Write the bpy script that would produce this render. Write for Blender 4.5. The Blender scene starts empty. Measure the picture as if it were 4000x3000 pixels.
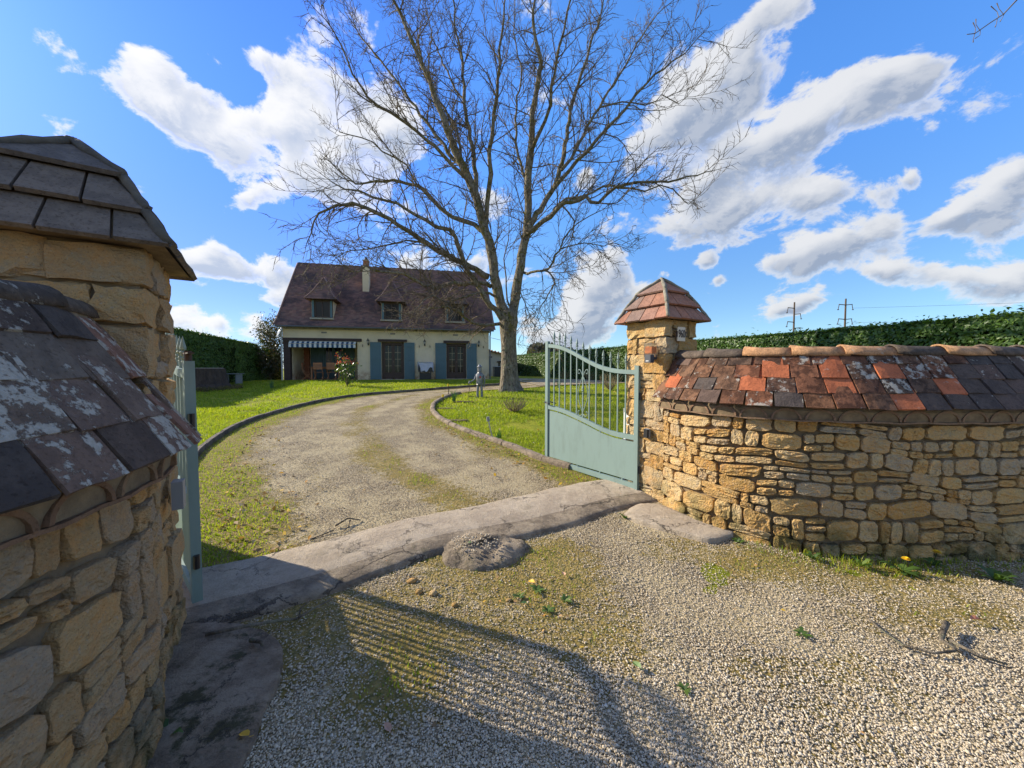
import bpy, math, random
import numpy as np
from mathutils import Vector, Matrix, noise as mn

S = bpy.context.scene
COL = S.collection
R = math.radians

# ------------------------------------------------------------------ camera
cam_d = bpy.data.cameras.new('camera'); cam = bpy.data.objects.new('camera', cam_d); COL.objects.link(cam)
cam.location = (0, 0, 1.5); cam.rotation_euler = (R(90 - 2.37), 0, 0)
cam_d.sensor_width = 36.0; cam_d.lens = 36.0 * 1450 / 4000
cam_d.clip_start = 0.05; cam_d.clip_end = 3000
S.camera = cam

# ------------------------------------------------------------------ light
SUN_AZ, SUN_EL = -68.1, 27.0          # azimuth from +Y, clockwise positive
sd = bpy.data.lights.new('sun', 'SUN'); sun = bpy.data.objects.new('sun', sd); COL.objects.link(sun)
sd.energy = 5.0; sd.angle = R(0.42); sd.color = (1.0, 0.90, 0.73)
to_sun = Vector((math.sin(R(SUN_AZ)) * math.cos(R(SUN_EL)), math.cos(R(SUN_AZ)) * math.cos(R(SUN_EL)), math.sin(R(SUN_EL))))
sun.rotation_euler = to_sun.to_track_quat('Z', 'Y').to_euler(); sun.location = (-30, 15, 30)
S.view_settings.view_transform = 'Standard'; S.view_settings.look = 'None'
S.view_settings.gamma = 1.0; S.view_settings.use_curve_mapping = False
S.view_settings.exposure = 0.78
S.cycles.max_bounces = 6; S.cycles.transparent_max_bounces = 8
S.cycles.use_denoising = True

# ------------------------------------------------------------------ node helper
class NT:
    def __init__(s, tree): s.t = tree; s.n = tree.nodes; s.l = tree.links
    def lk(s, a, b): s.l.new(a, b)
    def put(s, sock, v):
        if v is None: return
        if hasattr(v, 'is_linked') or isinstance(v, bpy.types.NodeSocket): s.l.new(v, sock)
        elif isinstance(v, (tuple, list)) and len(v) == 3 and sock.type == 'RGBA': sock.default_value = (*v, 1)
        else: sock.default_value = v
    def math(s, op, a, b=None, c=None, clamp=False):
        n = s.n.new('ShaderNodeMath'); n.operation = op; n.use_clamp = clamp
        s.put(n.inputs[0], a); s.put(n.inputs[1], b); s.put(n.inputs[2], c); return n.outputs[0]
    def vm(s, op, a, b=None, sc=None):
        n = s.n.new('ShaderNodeVectorMath'); n.operation = op
        s.put(n.inputs[0], a); s.put(n.inputs[1], b)
        if sc is not None: s.put(n.inputs['Scale'], sc)
        return n.outputs['Value'] if op in ('DISTANCE', 'DOT_PRODUCT', 'LENGTH') else n.outputs[0]
    def noise(s, vec, scale, detail=3, rough=.55, dist=0.0):
        n = s.n.new('ShaderNodeTexNoise'); s.put(n.inputs['Vector'], vec); n.inputs['Scale'].default_value = scale
        n.inputs['Detail'].default_value = detail; n.inputs['Roughness'].default_value = rough; n.inputs['Distortion'].default_value = dist
        return n.outputs['Fac']
    def voro(s, vec, scale, feature='F1', out='Distance', rnd=1.0):
        n = s.n.new('ShaderNodeTexVoronoi'); n.feature = feature; s.put(n.inputs['Vector'], vec); n.inputs['Scale'].default_value = scale
        n.inputs['Randomness'].default_value = rnd
        return n.outputs[out]
    def mr(s, v, a, b, c=0., d=1., smooth=True):
        n = s.n.new('ShaderNodeMapRange'); n.interpolation_type = 'SMOOTHSTEP' if smooth else 'LINEAR'
        s.put(n.inputs['Value'], v)
        for k, q in zip(('From Min', 'From Max', 'To Min', 'To Max'), (a, b, c, d)): s.put(n.inputs[k], q)
        return n.outputs[0]
    def mix(s, f, a, b, mode='MIX'):
        n = s.n.new('ShaderNodeMix'); n.data_type = 'RGBA'; n.blend_type = mode
        s.put(n.inputs[0], f); s.put(n.inputs[6], a); s.put(n.inputs[7], b); return n.outputs[2]
    def ramp(s, f, stops, const=False):
        n = s.n.new('ShaderNodeValToRGB'); s.put(n.inputs[0], f); r = n.color_ramp
        if const: r.interpolation = 'CONSTANT'
        while len(r.elements) < len(stops): r.elements.new(0.5)
        for e, (p, c) in zip(r.elements, stops): e.position = p; e.color = (*c, 1)
        return n.outputs[0]
    def pos(s): return s.n.new('ShaderNodeNewGeometry').outputs['Position']
    def rnd(s): return s.n.new('ShaderNodeObjectInfo').outputs['Random']
    def obj(s): return s.n.new('ShaderNodeTexCoord').outputs['Object']
    def attr(s, name, out='Fac'):
        n = s.n.new('ShaderNodeAttribute'); n.attribute_name = name; return n.outputs[out]
    def scalev(s, v, sc): return s.vm('MULTIPLY', v, sc)
    def bump(s, h, strength=.5, dist=.01, normal=None):
        n = s.n.new('ShaderNodeBump'); s.put(n.inputs['Height'], h); n.inputs['Strength'].default_value = strength
        n.inputs['Distance'].default_value = dist; s.put(n.inputs['Normal'], normal); return n.outputs[0]

def mat(name, color=(.5, .5, .5), rough=.8, fn=None, metal=0., spec=.5):
    m = bpy.data.materials.new(name); m.use_nodes = True
    t = NT(m.node_tree); b = t.n['Principled BSDF']
    b.inputs['Base Color'].default_value = (*color, 1); b.inputs['Roughness'].default_value = rough
    b.inputs['Metallic'].default_value = metal; b.inputs['Specular IOR Level'].default_value = spec
    if fn:
        r = fn(t, b)
        if isinstance(r, tuple) or r is not None:
            c, n = (r if isinstance(r, tuple) else (r, None))
            if c is not None: t.put(b.inputs['Base Color'], c)
            if n is not None: t.put(b.inputs['Normal'], n)
    return m

# ------------------------------------------------------------------ sky
W = bpy.data.worlds.new('World'); S.world = W; W.use_nodes = True
t = NT(W.node_tree); t.n.clear()
wo = t.n.new('ShaderNodeOutputWorld'); bg = t.n.new('ShaderNodeBackground'); t.lk(bg.outputs[0], wo.inputs[0])
sky = t.n.new('ShaderNodeTexSky'); sky.sky_type = 'NISHITA'; sky.sun_disc = False
sky.sun_elevation = R(SUN_EL); sky.sun_rotation = R(SUN_AZ % 360); sky.altitude = 200
sky.air_density = 1.0; sky.dust_density = 0.25; sky.ozone_density = 2.6
D = t.n.new('ShaderNodeTexCoord').outputs['Generated']
CL = [(-0.601,0.627,0.495,0.029),(-0.601,0.645,0.472,0.04),(-0.605,0.661,0.445,0.041),(-0.585,0.683,0.436,0.043),(-0.55,0.683,0.48,0.032),(-0.545,0.716,0.436,0.046),(-0.471,0.684,0.557,0.027),(-0.445,0.702,0.555,0.033),(-0.401,0.729,0.555,0.035),(-0.352,0.755,0.553,0.041),(-0.294,0.771,0.564,0.05),(-0.521,0.731,0.441,0.039),(-0.466,0.758,0.457,0.052),(-0.389,0.789,0.475,0.071),(-0.417,0.754,0.508,0.048),(-0.539,0.765,0.352,0.027),(-0.503,0.782,0.369,0.033),(-0.452,0.795,0.404,0.04),(-0.387,0.822,0.417,0.054),(-0.308,0.828,0.469,0.062),(-0.245,0.822,0.514,0.055),(0.415,0.698,0.584,0.054),(0.386,0.736,0.556,0.062),(0.347,0.767,0.539,0.066),(0.334,0.801,0.497,0.066),(0.269,0.838,0.475,0.056),(0.421,0.765,0.488,0.061),(0.446,0.718,0.534,0.045),(0.473,0.653,0.592,0.036),(0.435,0.656,0.617,0.029),(0.628,0.61,0.482,0.039),(0.602,0.644,0.471,0.048),(0.656,0.614,0.439,0.039),(0.572,0.68,0.458,0.056),(0.536,0.719,0.442,0.064),(0.492,0.757,0.429,0.069),(0.441,0.797,0.414,0.052),(0.401,0.832,0.383,0.051),(0.368,0.872,0.322,0.045),(0.429,0.844,0.322,0.052),(0.487,0.804,0.341,0.053),(0.555,0.763,0.332,0.057),(0.599,0.727,0.334,0.046),(0.671,0.667,0.323,0.034),(0.688,0.649,0.325,0.016),(0.651,0.713,0.259,0.055),(0.587,0.776,0.23,0.042),(0.544,0.812,0.211,0.031),(0.621,0.749,0.231,0.048),(0.688,0.688,0.233,0.035),(0.739,0.62,0.263,0.042),(0.751,0.595,0.288,0.04),(0.764,0.573,0.297,0.032),(0.775,0.584,0.24,0.044),(0.733,0.633,0.249,0.028),(0.715,0.679,0.164,0.038),(0.754,0.641,0.143,0.038),(0.779,0.611,0.14,0.035),(0.69,0.704,0.166,0.029),(0.796,0.59,0.135,0.033),(0.654,0.742,0.148,0.017),(0.625,0.767,0.148,0.026),(0.603,0.787,0.131,0.024),(0.548,0.829,0.114,0.037),(0.581,0.804,0.126,0.027),(0.448,0.859,0.248,0.02),(0.478,0.854,0.204,0.016),(0.366,0.902,0.229,0.017),(0.257,0.931,0.259,0.042),(0.227,0.949,0.218,0.062),(0.184,0.968,0.169,0.059),(0.163,0.98,0.117,0.06),(0.284,0.941,0.182,0.056),(0.116,0.991,0.069,0.073),(0.209,0.971,0.116,0.071),(0.336,0.925,0.179,0.033),(0.054,0.994,0.094,0.049),(0.175,0.876,0.45,0.028),(-0.029,0.918,0.395,0.049),(-0.078,0.957,0.278,0.035),(-0.626,0.751,0.209,0.034),(-0.595,0.772,0.226,0.034),(-0.516,0.828,0.22,0.033),(-0.541,0.818,0.198,0.023),(-0.516,0.841,0.162,0.037),(-0.655,0.749,0.099,0.033),(-0.611,0.787,0.089,0.04),(-0.559,0.825,0.08,0.028),(-0.574,0.794,0.202,0.022),(-0.259,0.932,0.254,0.045),(-0.257,0.828,0.499,0.056)]
field = None; shade_ = None; LV = (to_sun * .55 + Vector((-.15, -.1, .9))).normalized()
warp = t.n.new('ShaderNodeTexNoise'); t.put(warp.inputs['Vector'], D); warp.inputs['Scale'].default_value = 7; warp.inputs['Detail'].default_value = 3
Dw = t.vm('ADD', D, t.vm('SCALE', t.vm('SUBTRACT', warp.outputs['Color'], (.5, .5, .5)), sc=.07))
for x, y, z, r in CL:
    v = t.mr(t.vm('DISTANCE', Dw, (x, y, z)), 0.0, r * 1.66, 1.0, 0.0)
    field = v if field is None else t.math('ADD', field, v)
    dc = t.vm('DOT_PRODUCT', t.vm('SUBTRACT', Dw, (x, y, z)), tuple(LV / r))
    shade_ = t.math('MULTIPLY', dc, v) if shade_ is None else t.math('MULTIPLY_ADD', dc, v, shade_)
field = t.math('MINIMUM', field, 1.5)
# clouds outside the frame go on as scattered cumulus, cover shaped for ambient light
sep = t.n.new('ShaderNodeSeparateXYZ'); t.lk(D, sep.inputs[0])
behind = t.mr(sep.outputs[1], .28, .5, 1.0, 0.0)
far_cl = t.math('MULTIPLY', t.mr(t.noise(D, 3.2, 2), .42, .60, 0, 1.0), behind)
field = t.math('MAXIMUM', field, far_cl)
Ds = t.vm('MULTIPLY', D, (1, 1, 1.5))
lightv = tuple((to_sun + Vector((0, 0, .6))).normalized() * .022)
n1 = t.noise(Ds, 8, 11, .64, .25)
n2 = t.noise(t.vm('ADD', Ds, lightv), 8, 11, .64, .25)
n3 = t.noise(Ds, 3.5, 3, .5)
dens = t.math('ADD', t.math('MULTIPLY', field, .60), t.math('ADD', t.math('MULTIPLY', t.math('SUBTRACT', n1, .5), 2.9), t.math('MULTIPLY', t.math('SUBTRACT', n3, .5), .5)))
core = t.math('MULTIPLY', t.mr(dens, .36, .80), t.mr(t.math('ADD', shade_, t.math('MULTIPLY', t.math('SUBTRACT', n2, .5), -1.3)), .62, -.42))
alpha = t.mr(dens, .22, t.mr(core, 0, .7, .56, .84))
lit = t.mr(t.math('SUBTRACT', n1, n2), -.045, .075)
sunside = t.mr(t.vm('DOT_PRODUCT', D, tuple(to_sun)), .25, .9)
white = t.mix(sunside, (4.9, 4.95, 5.05), (6.1, 6.05, 5.95))
grey = t.mix(sunside, (2.0, 2.4, 3.15), (3.2, 3.65, 4.5))
ccol = t.mix(t.math('MULTIPLY', core, t.math('SUBTRACT', 1.0, t.math('MULTIPLY', lit, .30))), white, grey)
skyc = t.mix(1.0, sky.outputs[0], t.mix(t.mr(sep.outputs[2], .10, .62), (.70, .90, 1.10), (.80, 1.42, 2.08)), 'MULTIPLY')
skyc = t.mix(t.mr(t.vm('DOT_PRODUCT', D, tuple(to_sun)), .35, .95), skyc, t.mix(1.0, skyc, (.60, .58, .80), 'MULTIPLY'))
fcol = t.mix(t.math('MULTIPLY', alpha, .95), skyc, ccol)
t.lk(fcol, bg.inputs['Color']); bg.inputs['Strength'].default_value = 0.1
W.cycles.sampling_method = 'MANUAL'; W.cycles.sample_map_resolution = 512

# ------------------------------------------------------------------ object helpers
class MB:
    """collects shapes; build() links them as one mesh object"""
    def __init__(s): s.v = []; s.f = []; s.m = []; s.cur = 0
    def add(s, vs, fs):
        o = len(s.v); s.v.extend(tuple(v) for v in vs); s.f.extend(tuple(i + o for i in f) for f in fs); s.m.extend([s.cur] * len(fs)); return s
    def box(s, c, d, rz=0., rot=None):
        M = rot if rot is not None else Matrix.Rotation(rz, 3, 'Z'); c = Vector(c)
        vs = [c + M @ Vector((sx * d[0] / 2, sy * d[1] / 2, sz * d[2] / 2)) for sx in (-1, 1) for sy in (-1, 1) for sz in (-1, 1)]
        return s.add(vs, [(0, 1, 3, 2), (4, 6, 7, 5), (0, 4, 5, 1), (2, 3, 7, 6), (0, 2, 6, 4), (1, 5, 7, 3)])
    def bar(s, a, b, w, h=None, up=(0, 0, 1)):
        a = Vector(a); b = Vector(b); d = (b - a); L = d.length; d.normalize(); up = Vector(up)
        if abs(d.dot(up)) > .98: up = Vector((0, 1, 0))
        x = d.cross(up).normalized(); z = x.cross(d)
        return s.box((a + b) / 2, (w, L, h or w), rot=Matrix((x, d, z)).transposed())
    def tube(s, pts, radii, n=8, cap=True):
        pts = [Vector(p) for p in pts]
        if not isinstance(radii, (list, tuple)): radii = [radii] * len(pts)
        vs = []; prev = None
        for i, p in enumerate(pts):
            d = (pts[min(i + 1, len(pts) - 1)] - pts[max(i - 1, 0)])
            d = d.normalized() if d.length > 1e-9 else Vector((0, 0, 1))
            if prev is None: a = d.orthogonal().normalized()
            else:
                a = prev - d * prev.dot(d); a = a.normalized() if a.length > 1e-6 else d.orthogonal().normalized()
            prev = a; b = d.cross(a)
            for k in range(n):
                th = 2 * math.pi * k / n; vs.append(p + (a * math.cos(th) + b * math.sin(th)) * radii[i])
        fs = []
        for i in range(len(pts) - 1):
            for k in range(n): fs.append((i * n + k, i * n + (k + 1) % n, (i + 1) * n + (k + 1) % n, (i + 1) * n + k))
        if cap: fs.append(tuple(range(n))[::-1]); fs.append(tuple((len(pts) - 1) * n + k for k in range(n)))
        return s.add(vs, fs)
    def prism(s, poly, vec):
        """extrude a polygon (3D points) along vec"""
        n = len(poly); vec = Vector(vec); a = [Vector(p) for p in poly]; b = [p + vec for p in a]
        fs = [tuple(range(n))[::-1], tuple(range(n, 2 * n))] + [(i, (i + 1) % n, n + (i + 1) % n, n + i) for i in range(n)]
        return s.add(a + b, fs)
    def lathe(s, prof, c=(0, 0, 0), n=16):
        vs = []; c = Vector(c)
        for r, z in prof:
            for k in range(n): th = 2 * math.pi * k / n; vs.append(c + Vector((r * math.cos(th), r * math.sin(th), z)))
        fs = [(i * n + k, i * n + (k + 1) % n, (i + 1) * n + (k + 1) % n, (i + 1) * n + k) for i in range(len(prof) - 1) for k in range(n)]
        fs.append(tuple(range(n))[::-1]); fs.append(tuple((len(prof) - 1) * n + k for k in range(n)))
        return s.add(vs, fs)
    def mesh(s, name, mats, smooth=False):
        me = bpy.data.meshes.new(name); me.from_pydata(s.v, [], s.f)
        for m in (mats if isinstance(mats, (list, tuple)) else [mats]): me.materials.append(m)
        if any(s.m): me.polygons.foreach_set('material_index', s.m)
        if smooth: me.polygons.foreach_set('use_smooth', [True] * len(s.f))
        me.update(); return me
    def build(s, name, mats, parent=None, smooth=False, **kw):
        return link(name, s.mesh(name, mats, smooth), parent, **kw)

def link(name, me, parent=None, mw=None, **kw):
    o = bpy.data.objects.new(name, me); COL.objects.link(o)
    if mw is not None: o.matrix_basis = mw
    if parent is not None: adopt(o, parent)
    for k, v in kw.items(): o[k] = v
    return o
def worldm(o):
    m = o.matrix_basis.copy()
    if o.parent: m = worldm(o.parent) @ o.matrix_parent_inverse @ m
    return m
def adopt(o, parent):
    o.parent = parent; o.matrix_parent_inverse = worldm(parent).inverted()
def thing(name, label, cat, loc=(0, 0, 0), rz=0., group=None):
    o = bpy.data.objects.new(name, None); COL.objects.link(o); o.empty_display_size = .1
    o.location = loc; o.rotation_euler = (0, 0, rz); o['label'] = label; o['category'] = cat
    if group: o['group'] = group
    return o
def tag(o, label, cat, group=None):
    o['label'] = label; o['category'] = cat
    if group: o['group'] = group
    return o
def copy_tree(o, parent=None):
    c = o.copy(); COL.objects.link(c)
    if parent is not None: c.parent = parent
    for ch in list(o.children): copy_tree(ch, c)
    return c
def np_mesh(name, V, F, mats, smooth=False, attrs=None, matidx=None):
    """V (n,3), F (m,k) with constant k"""
    me = bpy.data.meshes.new(name); k = F.shape[1]
    me.vertices.add(len(V)); me.vertices.foreach_set('co', np.ascontiguousarray(V, dtype=np.float32).ravel())
    me.loops.add(F.size); me.loops.foreach_set('vertex_index', np.ascontiguousarray(F, dtype=np.int32).ravel())
    me.polygons.add(len(F)); me.polygons.foreach_set('loop_start', np.arange(0, F.size, k, dtype=np.int32))
    me.polygons.foreach_set('loop_total', np.full(len(F), k, dtype=np.int32))
    if smooth: me.polygons.foreach_set('use_smooth', np.ones(len(F), dtype=bool))
    for m in (mats if isinstance(mats, (list, tuple)) else [mats]): me.materials.append(m)
    if matidx is not None: me.polygons.foreach_set('material_index', matidx.astype(np.int32))
    for an, av in (attrs or {}).items():
        a = me.attributes.new(an, 'FLOAT', 'POINT'); a.data.foreach_set('value', np.ascontiguousarray(av, dtype=np.float32))
    me.update(calc_edges=True); return me

rng = np.random.default_rng(7)
random.seed(11)
def vnoise(x, y, seed=0):
    xi = np.floor(x).astype(np.int64); yi = np.floor(y).astype(np.int64); fx = x - xi; fy = y - yi
    fx = fx * fx * (3 - 2 * fx); fy = fy * fy * (3 - 2 * fy)
    def h(a, b):
        n = (a * 374761393 + b * 668265263 + seed * 974711) & 0x7fffffff
        n = ((n ^ (n >> 13)) * 1274126177) & 0x7fffffff
        return ((n ^ (n >> 16)) & 0xffff) / 65535.0
    return (h(xi, yi) * (1 - fx) + h(xi + 1, yi) * fx) * (1 - fy) + (h(xi, yi + 1) * (1 - fx) + h(xi + 1, yi + 1) * fx) * fy
def fbm(x, y, sc, seed=0, oct=4):
    x = np.asarray(x, float) * sc; y = np.asarray(y, float) * sc; a = .5; s = 0; tot = 0
    for o in range(oct): s = s + a * vnoise(x, y, seed + o * 17); tot += a; a *= .5; x = x * 2.03; y = y * 2.03
    return s / tot
def ter(x, y):
    x = np.asarray(x, float); y = np.asarray(y, float)
    a = .8 * np.log1p(np.exp(np.minimum((y - 4) / .8, 40))); a = np.where(y > 34, y - 4, a)
    z = .058 * a; zm = .87 - .12 / (1 + np.exp(np.clip(-(x - 4), -40, 40))); k = .12
    h = np.clip(.5 + .5 * (zm - z) / k, 0, 1); return zm + (z - zm) * h - k * h * (1 - h)
def tz(x, y): return float(ter(x, y))
def resample(P, n):
    P = np.array(P, float); d = np.r_[0, np.cumsum(np.hypot(*np.diff(P, axis=0).T))]; s = np.linspace(0, d[-1], n)
    return np.c_[np.interp(s, d, P[:, 0]), np.interp(s, d, P[:, 1])]
def smooth_path(P, n=200, it=3):
    P = np.array(P, float)
    for _ in range(it):
        Q = [P[0]]
        for a, b in zip(P[:-1], P[1:]): Q += [.75 * a + .25 * b, .25 * a + .75 * b]
        Q.append(P[-1]); P = np.array(Q)
    return resample(P, n)
def inpoly(x, y, poly):
    x = np.asarray(x); y = np.asarray(y); c = np.zeros(x.shape, bool); P = np.asarray(poly); j = len(P) - 1
    for i in range(len(P)):
        xi, yi = P[i]; xj, yj = P[j]
        if yi != yj:
            c ^= ((yi > y) != (yj > y)) & (x < (xj - xi) * (y - yi) / (yj - yi) + xi)
        j = i
    return c

# ------------------------------------------------------------------ materials
def stone_fn(cols, grey=.5, green=.0, sc=1.0):
    def f(t, b):
        p = t.pos(); r = t.rnd(); o = t.vm('ADD', p, t.vm('SCALE', (7.1, 3.3, 9.7), sc=r))
        base = t.ramp(r, cols)
        n1 = t.noise(o, 9 * sc, 5, .65); n2 = t.noise(o, 34 * sc, 4, .7); n3 = t.noise(o, 120 * sc, 3, .7)
        c = t.mix(t.mr(n1, .35, .7, 0, .55), base, t.mix(1.0, base, (1.25, .9, .55), 'MULTIPLY'))
        c = t.mix(t.mr(t.math('ADD', n2, t.math('MULTIPLY', r, .12)), .55, .72, 0, grey), c, (.30, .27, .22))
        c = t.mix(t.mr(n3, .56, .72, 0, .75), c, t.mix(1.0, c, (.38, .32, .26), 'MULTIPLY'))
        c = t.mix(t.mr(t.noise(o, 60 * sc, 2), .62, .72, 0, .45), c, (.5, .47, .4))
        if green:
            z = t.n.new('ShaderNodeSeparateXYZ'); t.lk(p, z.inputs[0])
            g = t.math('MULTIPLY', t.mr(z.outputs[2], .45, .02), t.mr(t.noise(p, 6, 4), .38, .62, 0, green))
            c = t.mix(g, c, (.075, .08, .025))
        h = t.math('ADD', t.math('MULTIPLY', t.noise(o, 26 * sc, 8, .75), 1.0), t.math('MULTIPLY', t.voro(o, 70 * sc), .35))
        b.inputs['Specular IOR Level'].default_value = .2
        return c, t.bump(h, 1.0, .028)
    return f
OCHRE = [(0, (.50, .33, .13)), (.22, (.58, .41, .18)), (.42, (.44, .27, .09)), (.60, (.60, .45, .23)), (.78, (.52, .38, .19)), (1, (.46, .38, .25))]
GREYST = [(0, (.50, .355, .19)), (.25, (.62, .43, .21)), (.45, (.44, .34, .215)), (.62, (.66, .43, .18)), (.8, (.46, .38, .28)), (1, (.60, .43, .22))]
M_stoneR = mat('ochre_limestone', rough=.93, fn=stone_fn(OCHRE, .38, .8))
M_stoneL = mat('grey_ochre_limestone', rough=.93, fn=stone_fn(GREYST, .28, .9, 1.4))
def mortar_f(c0, c1):
    def f(t, b):
        p = t.pos(); n = t.noise(p, 14, 5, .6)
        return t.ramp(n, [(.3, c0), (.7, c1)]), t.bump(t.noise(p, 90, 4, .7), .6, .01)
    return f
M_mortar = mat('lime_mortar', rough=.95, fn=mortar_f((.13, .09, .05), (.25, .18, .10)))
M_mortarL = mat('lime_mortar_dark', rough=.95, fn=mortar_f((.14, .105, .065), (.26, .20, .12)))
M_mortarG = mat('grey_mortar', rough=.95, fn=mortar_f((.14, .125, .09), (.30, .27, .20)))
def tile_fn(stops, lichen=.6, thr=.56, dark=.6):
    def f(t, b):
        p = t.pos(); r = t.rnd(); o = t.vm('ADD', p, t.vm('SCALE', (5.1, 8.3, 2.7), sc=r))
        c = t.ramp(r, stops)
        c = t.mix(t.mr(t.noise(o, 13, 6, .7), .42, .58, 0, dark), c, t.mix(1.0, c, (.28, .28, .31), 'MULTIPLY'))
        c = t.mix(t.mr(t.noise(o, 75, 3, .7), .52, .68, 0, .6), c, t.mix(1.0, c, (.42, .38, .34), 'MULTIPLY'))
        r2 = t.math('FRACT', t.math('MULTIPLY', r, 17.3))
        li = t.math('MULTIPLY', t.mr(t.math('ADD', t.noise(o, 16, 8, .72), t.math('MULTIPLY', t.math('SUBTRACT', r2, .5), .16)), thr, thr + .055), lichen)
        c = t.mix(li, c, t.mix(t.noise(o, 90, 3), (.30, .27, .20), (.60, .57, .50)))
        h = t.math('ADD', t.noise(o, 55, 6, .75), t.math('MULTIPLY', li, .3))
        b.inputs['Specular IOR Level'].default_value = .2
        return c, t.bump(h, .9, .010)
    return f
TIL = [(0, (.13, .065, .038)), (.2, (.23, .095, .048)), (.38, (.11, .068, .046)), (.55, (.26, .12, .058)), (.75, (.10, .068, .048)), (.9, (.28, .11, .055)), (1, (.17, .10, .06))]
TILD = [(0, (.085, .065, .053)), (.3, (.12, .085, .065)), (.6, (.075, .065, .058)), (1, (.15, .095, .07))]
M_tileR = mat('weathered_clay_tile', rough=.9, fn=tile_fn(TIL, .72, .57, .8))
M_tileD = mat('blackened_and_shade_tile', rough=.9, fn=tile_fn(TILD, .75, .63, .4))
M_tileL = mat('lichened_clay_tile', rough=.9, fn=tile_fn([(0, (.16, .12, .09)), (.35, (.20, .12, .085)), (.6, (.165, .135, .105)), (.8, (.26, .13, .085)), (1, (.18, .14, .11))], .85, .515, .35))
M_tileN = mat('new_orange_clay_tile', rough=.8, fn=tile_fn([(0, (.42, .12, .05)), (1, (.50, .155, .065))], .35, .64, .3))
M_tileP = mat('pink_clay_plain_tile', rough=.85, fn=tile_fn([(0, (.34, .165, .105)), (.3, (.42, .20, .13)), (.5, (.25, .175, .14)), (.75, (.40, .18, .105)), (1, (.31, .17, .12))], .35, .70, .3))
M_tilePL = mat('shade_grey_plain_tile', rough=.9, fn=tile_fn([(0, (.19, .155, .125)), (.5, (.165, .14, .12)), (1, (.21, .165, .13))], .5, .68, .35))  # left cap: same clay tile as the pink one, shade put into its colour
M_ridge = mat('buff_clay_ridge', rough=.85, fn=tile_fn([(0, (.55, .31, .15)), (.5, (.50, .27, .13)), (1, (.42, .24, .13))], .5, .66, .45))
M_ridgeD = mat('dark_clay_ridge', rough=.9, fn=tile_fn([(0, (.10, .08, .06)), (1, (.16, .12, .09))], .8, .60, .5))

def concrete_fn(a, b_, moss=.0):
    def f(t, b):
        p = t.pos(); n = t.noise(p, 4.2, 8, .72); n2 = t.noise(p, 40, 4, .7)
        c = t.mix(t.mr(n, .38, .62), a, b_)
        c = t.mix(t.mr(t.noise(t.vm('MULTIPLY', p, (1, 3, 1)), 14, 6, .75), .52, .68, 0, .15 + .5 * bool(moss > .4)), c, t.mix(1.0, c, (.45, .42, .38), 'MULTIPLY'))
        c = t.mix(t.mr(n2, .58, .74, 0, .6), c, t.mix(1.0, c, (.55, .52, .48), 'MULTIPLY'))
        c = t.mix(t.mr(t.voro(p, 55), .12, .05, 0, .5), c, (.5, .45, .38))
        if moss: c = t.mix(t.mr(t.noise(p, 4.5, 9, .72), .54, .63, 0, moss), c, t.mix(t.noise(p, 50, 3), (.035, .036, .012), (.10, .09, .03)))
        wn = t.noise(p, 5, 6, .7); cv = t.n.new('ShaderNodeCombineXYZ'); t.lk(wn, cv.inputs[0]); t.lk(wn, cv.inputs[1]); ce = t.voro(t.vm('ADD', p, t.vm('SCALE', cv.outputs[0], sc=.5)), 1.5, 'DISTANCE_TO_EDGE'); ck = t.math('MULTIPLY', t.mr(ce, .003, .012, 1., 0.), t.mr(t.noise(p, 2.3, 2), .42, .55))
        c = t.mix(t.math('MULTIPLY', ck, .8), c, (.06, .048, .035))
        h = t.math('SUBTRACT', t.noise(p, 9, 8, .7), t.math('MULTIPLY', ck, .8)); h = t.math('ADD', h, t.math('MULTIPLY', t.noise(p, 90, 5, .75), .5))
        return c, t.bump(h, 1.0, .05)
    return f
M_conc = mat('worn_concrete', rough=.92, fn=concrete_fn((.42, .335, .24), (.54, .445, .325), .25))
M_concM = mat('mossy_concrete', rough=.95, fn=concrete_fn((.21, .155, .10), (.42, .33, .23), .95))
M_rough = mat('rough_aggregate_concrete', rough=.95, fn=concrete_fn((.20, .155, .105), (.42, .335, .23), .5))
M_kerbR = mat('log_kerb_concrete', rough=.92, fn=concrete_fn((.22, .165, .11), (.36, .28, .19), .5))
M_hipL = mat('dark_hip_mortar', rough=.95, fn=mortar_f((.06, .052, .04), (.14, .12, .09)))
M_scal = mat('buff_scallop_tile', rough=.9, fn=tile_fn([(0, (.27, .18, .11)), (1, (.24, .14, .085))], .2, .7, .3))
M_kerb = mat('kerb_concrete', rough=.92, fn=concrete_fn((.12, .10, .075), (.22, .18, .13), .5))

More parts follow.
